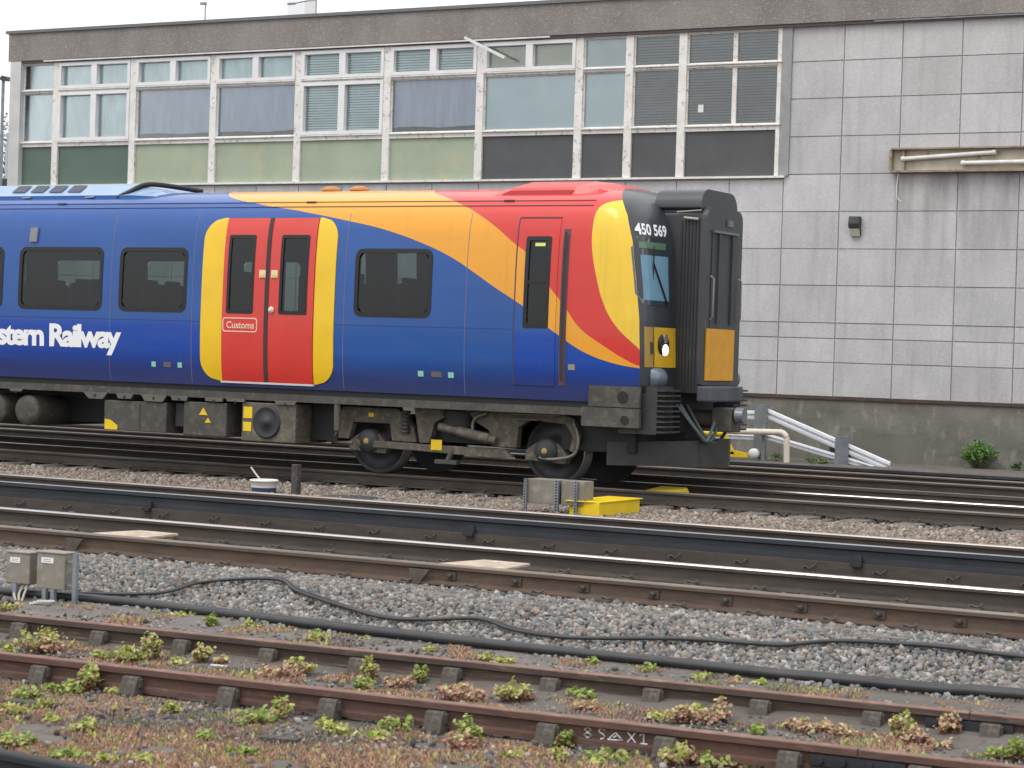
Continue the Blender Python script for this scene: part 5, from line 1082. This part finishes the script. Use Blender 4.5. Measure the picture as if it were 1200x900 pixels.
# bogies
def bogie(xo):
    Yb_ = Yc-.7525; bo = bpy.data.objects.new('bogie', None); C.objects.link(bo); bo.parent = train; bo.location = (xo+21, 0, 0)
    def b(mb_, name, mt, par=bo, **k):
        me = mb_.build(name, mt, None, **k); me.data.transform(Matrix.Translation((-xo0, -Yc, 0))); me.parent = par; return me
    xo0 = -13.68
    for sgn in (1, -1):
        for wx in (-14.98, -12.38):
            mb = MB(); c = (wx, Yc-sgn*.7525, .425); s_ = -sgn
            mb.lathe_y(c, [(.455, -s_*.07), (.455, -s_*.045), (.428, -s_*.035), (.420, s_*.055), (.40, s_*.065)], 48, 1)
            mb.lathe_y(c, [(.40, s_*.065), (.365, s_*.05), (.34, s_*.02), (.15, s_*.03), (.13, s_*.07), (0, s_*.07)], 48, 0)
            mb.lathe_y(c, [(.455, -s_*.07), (.1, -s_*.06), (0, -s_*.06)], 48, 0)
            b(mb, 'wheel', [M['wheel'], M['tyre']])
        yf = Yc-sgn*1.02; ya, yb = sorted((yf-sgn*.05, yf+sgn*.07)); 
        if sgn < 0: ya, yb = yf-.07, yf+.05
        mb = MB()
        # left end frame with notch over the axlebox
        mb.prism([(-15.42, .80), (-15.38, .86), (-14.55, .86), (-14.42, .78), (-14.30, .62), (-14.25, .44), (-14.62, .44), (-14.66, .66), (-15.22, .66), (-15.28, .44), (-15.45, .44)], ya, yb)
        mb.prism([(-14.30, .93), (-13.50, .93), (-13.45, .86), (-13.75, .82), (-13.98, .70), (-14.05, .44), (-14.2, .44)], ya-.02, yb)
        mb.prism([(-13.50, .86), (-13.15, .90), (-12.2, .90), (-12.0, .84), (-11.92, .62), (-12.0, .42), (-12.06, .44), (-12.02, .62), (-12.12, .76), (-12.62, .80), (-12.78, .70), (-12.80, .44), (-13.15, .44), (-13.2, .64), (-13.4, .74)], ya, yb)
        b(mb, 'bogie_frame', M['under2'], bevel=.012)
        mb = MB(); mb.prism([(-15.15, .44), (-14.2, .425), (-12.95, .415), (-12.85, .32), (-13.1, .30), (-14.2, .335), (-15.1, .35)], ya-.03*sgn, yb-.06*sgn if sgn > 0 else yb); b(mb, 'lower_beam', M['under2'], bevel=.01)
        mb = MB(); mb.box(-14.01, -13.85, ya-.04, ya-.033, .36, .49); b(mb, 'yellow_mark', M['yellow_paint']); mb = MB(); mb.box(-14.98, -14.90, ya-.01, ya-.002, .74, .79); b(mb, 'yellow_mark', M['yellow_paint'])
        for wx in (-14.98, -12.38):
            mb = MB(); c = (wx, yf-sgn*.04, .425); mb.lathe_y(c, [(.0, -sgn*.06), (.09, -sgn*.06), (.11, -sgn*.04), (.15, -sgn*.03), (.16, sgn*.10)], 24, 0); mb.lathe_y(c, [(0, -sgn*.065), (.035, -sgn*.065), (.04, -sgn*.06)], 12, 1)
            b(mb, 'axlebox', [M['dark_grey'], mat('yellowed_cap', (.35, .28, .08), .6)])
            mb = MB(); mb.prism([(wx-.30, .30), (wx+.25, .27), (wx+.30, .36), (wx+.15, .52), (wx-.15, .52), (wx-.30, .42)], ya+.02*sgn, yb+.03*sgn); b(mb, 'axle_arm', M['under2'], bevel=.01)
        mb = MB(); mb.tube([(-13.88, ya-.06*sgn, .66), (-13.05, ya-.06*sgn, .52)], .055, 10); mb.tube([(-13.6, ya-.06*sgn, .615), (-13.15, ya-.06*sgn, .537)], .068, 10); b(mb, 'damper', M['under2'])
        mb = MB(); mb.lathe_z((-13.68, Yc-sgn*.9, .62), [(.24, 0), (.27, .08), (.24, .14), (.27, .20), (.24, .28)], 20); b(mb, 'air_spring', M['black'])
        mb = MB()
        for k in range(6): mb.lathe_z((-14.40+0*k, ya-.03*sgn, .55+k*.05), [(.05, 0), (.065, .02), (.05, .04)], 12)
        b(mb, 'coil_spring', M['dark_grey'])
        mb = MB(); mb.tube(smooth_path([(-12.0, ya-.03, .80), (-11.92, ya-.03, .60), (-11.98, ya-.03, .40), (-12.25, ya-.03, .33), (-12.45, ya-.03, .34)]), .02, 8)
        M['pipeg'] = M.get('pipeg') or mat('pipe_grey', (.20, .19, .165), .5, .3); b(mb, 'brake_pipe', M['pipeg']); mb = MB()
        mb.tube([(-12.85, ya-.02, .86), (-12.2, ya-.02, .87)], .014, 6); b(mb, 'brake_pipe', M['pipeg']); mb = MB(); mb.tube([(-12.85, ya-.02, .80), (-12.5, ya-.02, .80)], .012, 6); b(mb, 'brake_pipe', M['pipeg']); mb = MB()
        mb.tube(smooth_path([(-13.2, ya-.04, .86), (-13.38, ya-.04, .78), (-13.40, ya-.04, .62), (-13.28, ya-.04, .52)]), .02, 8)
        b(mb, 'brake_pipe', M['pipeg'])
        mb = MB(); mb.obox((-13.75, ya-.05*sgn, .22), (.32, .12, .05)); mb.tube([(-13.7, ya, .4), (-13.75, ya-.05*sgn, .23)], .04, 6); b(mb, 'shoe_gear', M['under'])
    mb = MB(); 
    for wx in (-14.98, -12.38): mb.tube([(wx, Yc-1.0, .425), (wx, Yc+1.0, .425)], .085, 12)
    mb.box(-14.4, -13.0, Yc-.95, Yc+.95, .46, .62); mb.box(-15.2, -14.6, Yc-.4, Yc+.4, .3, .75); mb.box(-12.7, -12.1, Yc-.4, Yc+.4, .3, .75)
    b(mb, 'axle', M['black'])
    return bo
bg1 = bogie(-13.68)
bg2 = copy_tree(bg1, train); bg2.location = (-13.68-14.2+21, 0, 0)
# roof: air-conditioning pod at left, domes, cab unit
Yp = Yc
mb = MB(); sec = [(-.98, 3.56), (-.98, 3.635), (-.93, 3.66), (-.72, 3.80), (-.3, 3.845), (.3, 3.845), (.72, 3.80), (.93, 3.66), (.98, 3.635), (.98, 3.56)]
vs = []; xq = [(-26, 1), (-19.25, 1), (-19.0, .86), (-18.75, .55), (-18.45, .1)]
for x, k in xq: vs += [(x, Yc+y*(1 if k == 1 else (.93+.07*k)), 3.60+(z-3.60)*k) for y, z in sec]
n = len(sec); mb.add(vs, [(i*n+j, i*n+j+1, (i+1)*n+j+1, (i+1)*n+j) for i in range(len(xq)-1) for j in range(n-1)], 0, False)
mb.m = [1 if j in (0, 8) else 0 for i in range(len(xq)-1) for j in range(n-1)]
pod = mb.build('air_conditioning_pod', [M['roofgrey'], mat('pod_blue', (.03, .10, .30), .4)], train)
for k in range(4):
    x = -21.28+.34*k; mb = MB(); vs = [(x, Yc-.90, 3.688), (x+.24, Yc-.90, 3.688), (x+.24, Yc-.74, 3.795), (x, Yc-.74, 3.795)]
    mb.add([(a_, b-.004, c+.006) for a_, b, c in vs], [(0, 1, 2, 3)]); mb.build('pod_vent', mat('pod_vent', (.04, .055, .09), .5), pod)
for x in (-20.9, -19.75): mb = MB(); mb.tube([(x-.1, Yc-.99, 3.60), (x+.06, Yc-.99, 3.612)], .014, 6); mb.build('pod_latch', mat('latch_metal', (.3, .3, .3), .4, .5), pod)
mb = MB(); mb.tube(smooth_path([(-19.30, Yc-.96, 3.60), (-19.15, Yc-.9, 3.68), (-18.98, Yc-.72, 3.80), (-18.72, Yc-.45, 3.79), (-18.40, Yc-.2, 3.74)]), .035, 8); mb.build('pod_end_seal', M['rubber'], pod)
for x in (-16.15, -15.7):
    mb = MB(); mb.lathe_z((x, Yc-.35, 3.71), [(.13, 0), (.135, .02), (.11, .045), (.06, .065), (0, .07)], 20); mb.build('roof_dome', mat('orange_dome', (.46, .20, .07), .5), train)
mb = MB(); sec = [(-1.03, 3.52), (-.93, 3.68), (-.40, 3.80), (.40, 3.80), (.93, 3.68), (1.03, 3.52)]
vs = [(x, Yc+y*k, 3.58+(z-3.58)*k2) for x, k, k2 in ((-13.30, 1, .3), (-13.05, 1, 1), (-12.15, 1, 1), (-11.85, .97, .85), (-11.7, .9, .45)) for y, z in sec]; n = 6
mb.add(vs, [(i*n+j, i*n+j+1, (i+1)*n+j+1, (i+1)*n+j) for i in range(4) for j in range(n-1)]+[(0, 1, 2, 3, 4, 5)]); 
cu_ = mb.build('cab_roof_unit', mat('roof_red', (.62, .045, .04), .4, coat=.3), train)
mb = MB(); mb.add([(-13.22, Yc-1.012, 3.567), (-12.22, Yc-1.012, 3.567), (-12.16, Yc-.962, 3.645), (-13.06, Yc-.962, 3.645)], [(0, 1, 2, 3)]); o = mb.build('intake_grille', mat('grille_red', (.34, .012, .016), .7), cu_)
for x in (-15.9, -12.95, -20.1): mb = MB(); mb.obox(on(x, 3.50, .01, -1), (.14, .03, .025)); mb.build('roof_lug', M['dark_grey'], train)
for x in (-19.015, -17.62, -15.20, -13.40):
    for sd_ in (-1, 1): skin(x-.004, x+.004, 1.08, 3.42, .0015, sd_, th=0).build('panel_seam', M['gutl'], train)
skin(XB0, -12.75, 1.905, 1.912, .0015, -1, rows=2, th=0).build('panel_seam', mat('seam_blue', (.01, .03, .16), .5), train)
q = nf(.62, 2.25, .03); q2 = nf(.32, 2.75, .03); mb = MB(); mb.tube([q, q2], .010, 6); mb.tube([(q2[0], q2[1], q2[2]-.25), (q2[0], q2[1], q2[2]+.2)], .009, 6); mb.build('wiper', M['rubber'], train)
for yy in (-.43, .43): mb = MB(); mb.tube([(-10.53, Yc+yy, 2.1), (-10.49, Yc+yy, 2.13), (-10.49, Yc+yy, 2.6), (-10.53, Yc+yy, 2.63)], .011, 6); mb.build('hand_rail', M['worn'], train)
# seats
def seat(x, y, face):
    mb = MB(); mb.obox((x, y, 1.60), (.46, .46, .12)); mb.obox((x-face*.25, y, 2.0), (.10, .46, .80), 0, 0, 0, -face*.12); mb.box(x-.1, x+.1, y-.1, y+.1, 1.16, 1.55)
    mb.obox((x-face*.31, y, 2.38), (.08, .30, .16), 0, 0, 0, -face*.12); return mb.build('seat', M['seat'], train, bevel=.03)
for x in (-22.9, -22.0, -21.0, -20.1, -19.2, -18.3, -14.9, -14.2, -13.5):
    for y in (-1.05, -.55, .6, 1.05): seat(x, Yc+y, 1 if x > -20 else -1)
mb = MB(); 
for x in (-17.2, -15.5): mb.box(x-.02, x+.02, Yc-1.25, Yc-.5, 1.16, 2.6); mb.box(x-.02, x+.02, Yc+.5, Yc+1.25, 1.16, 2.6)
mb.build('draught_screen', M['lining'], train)
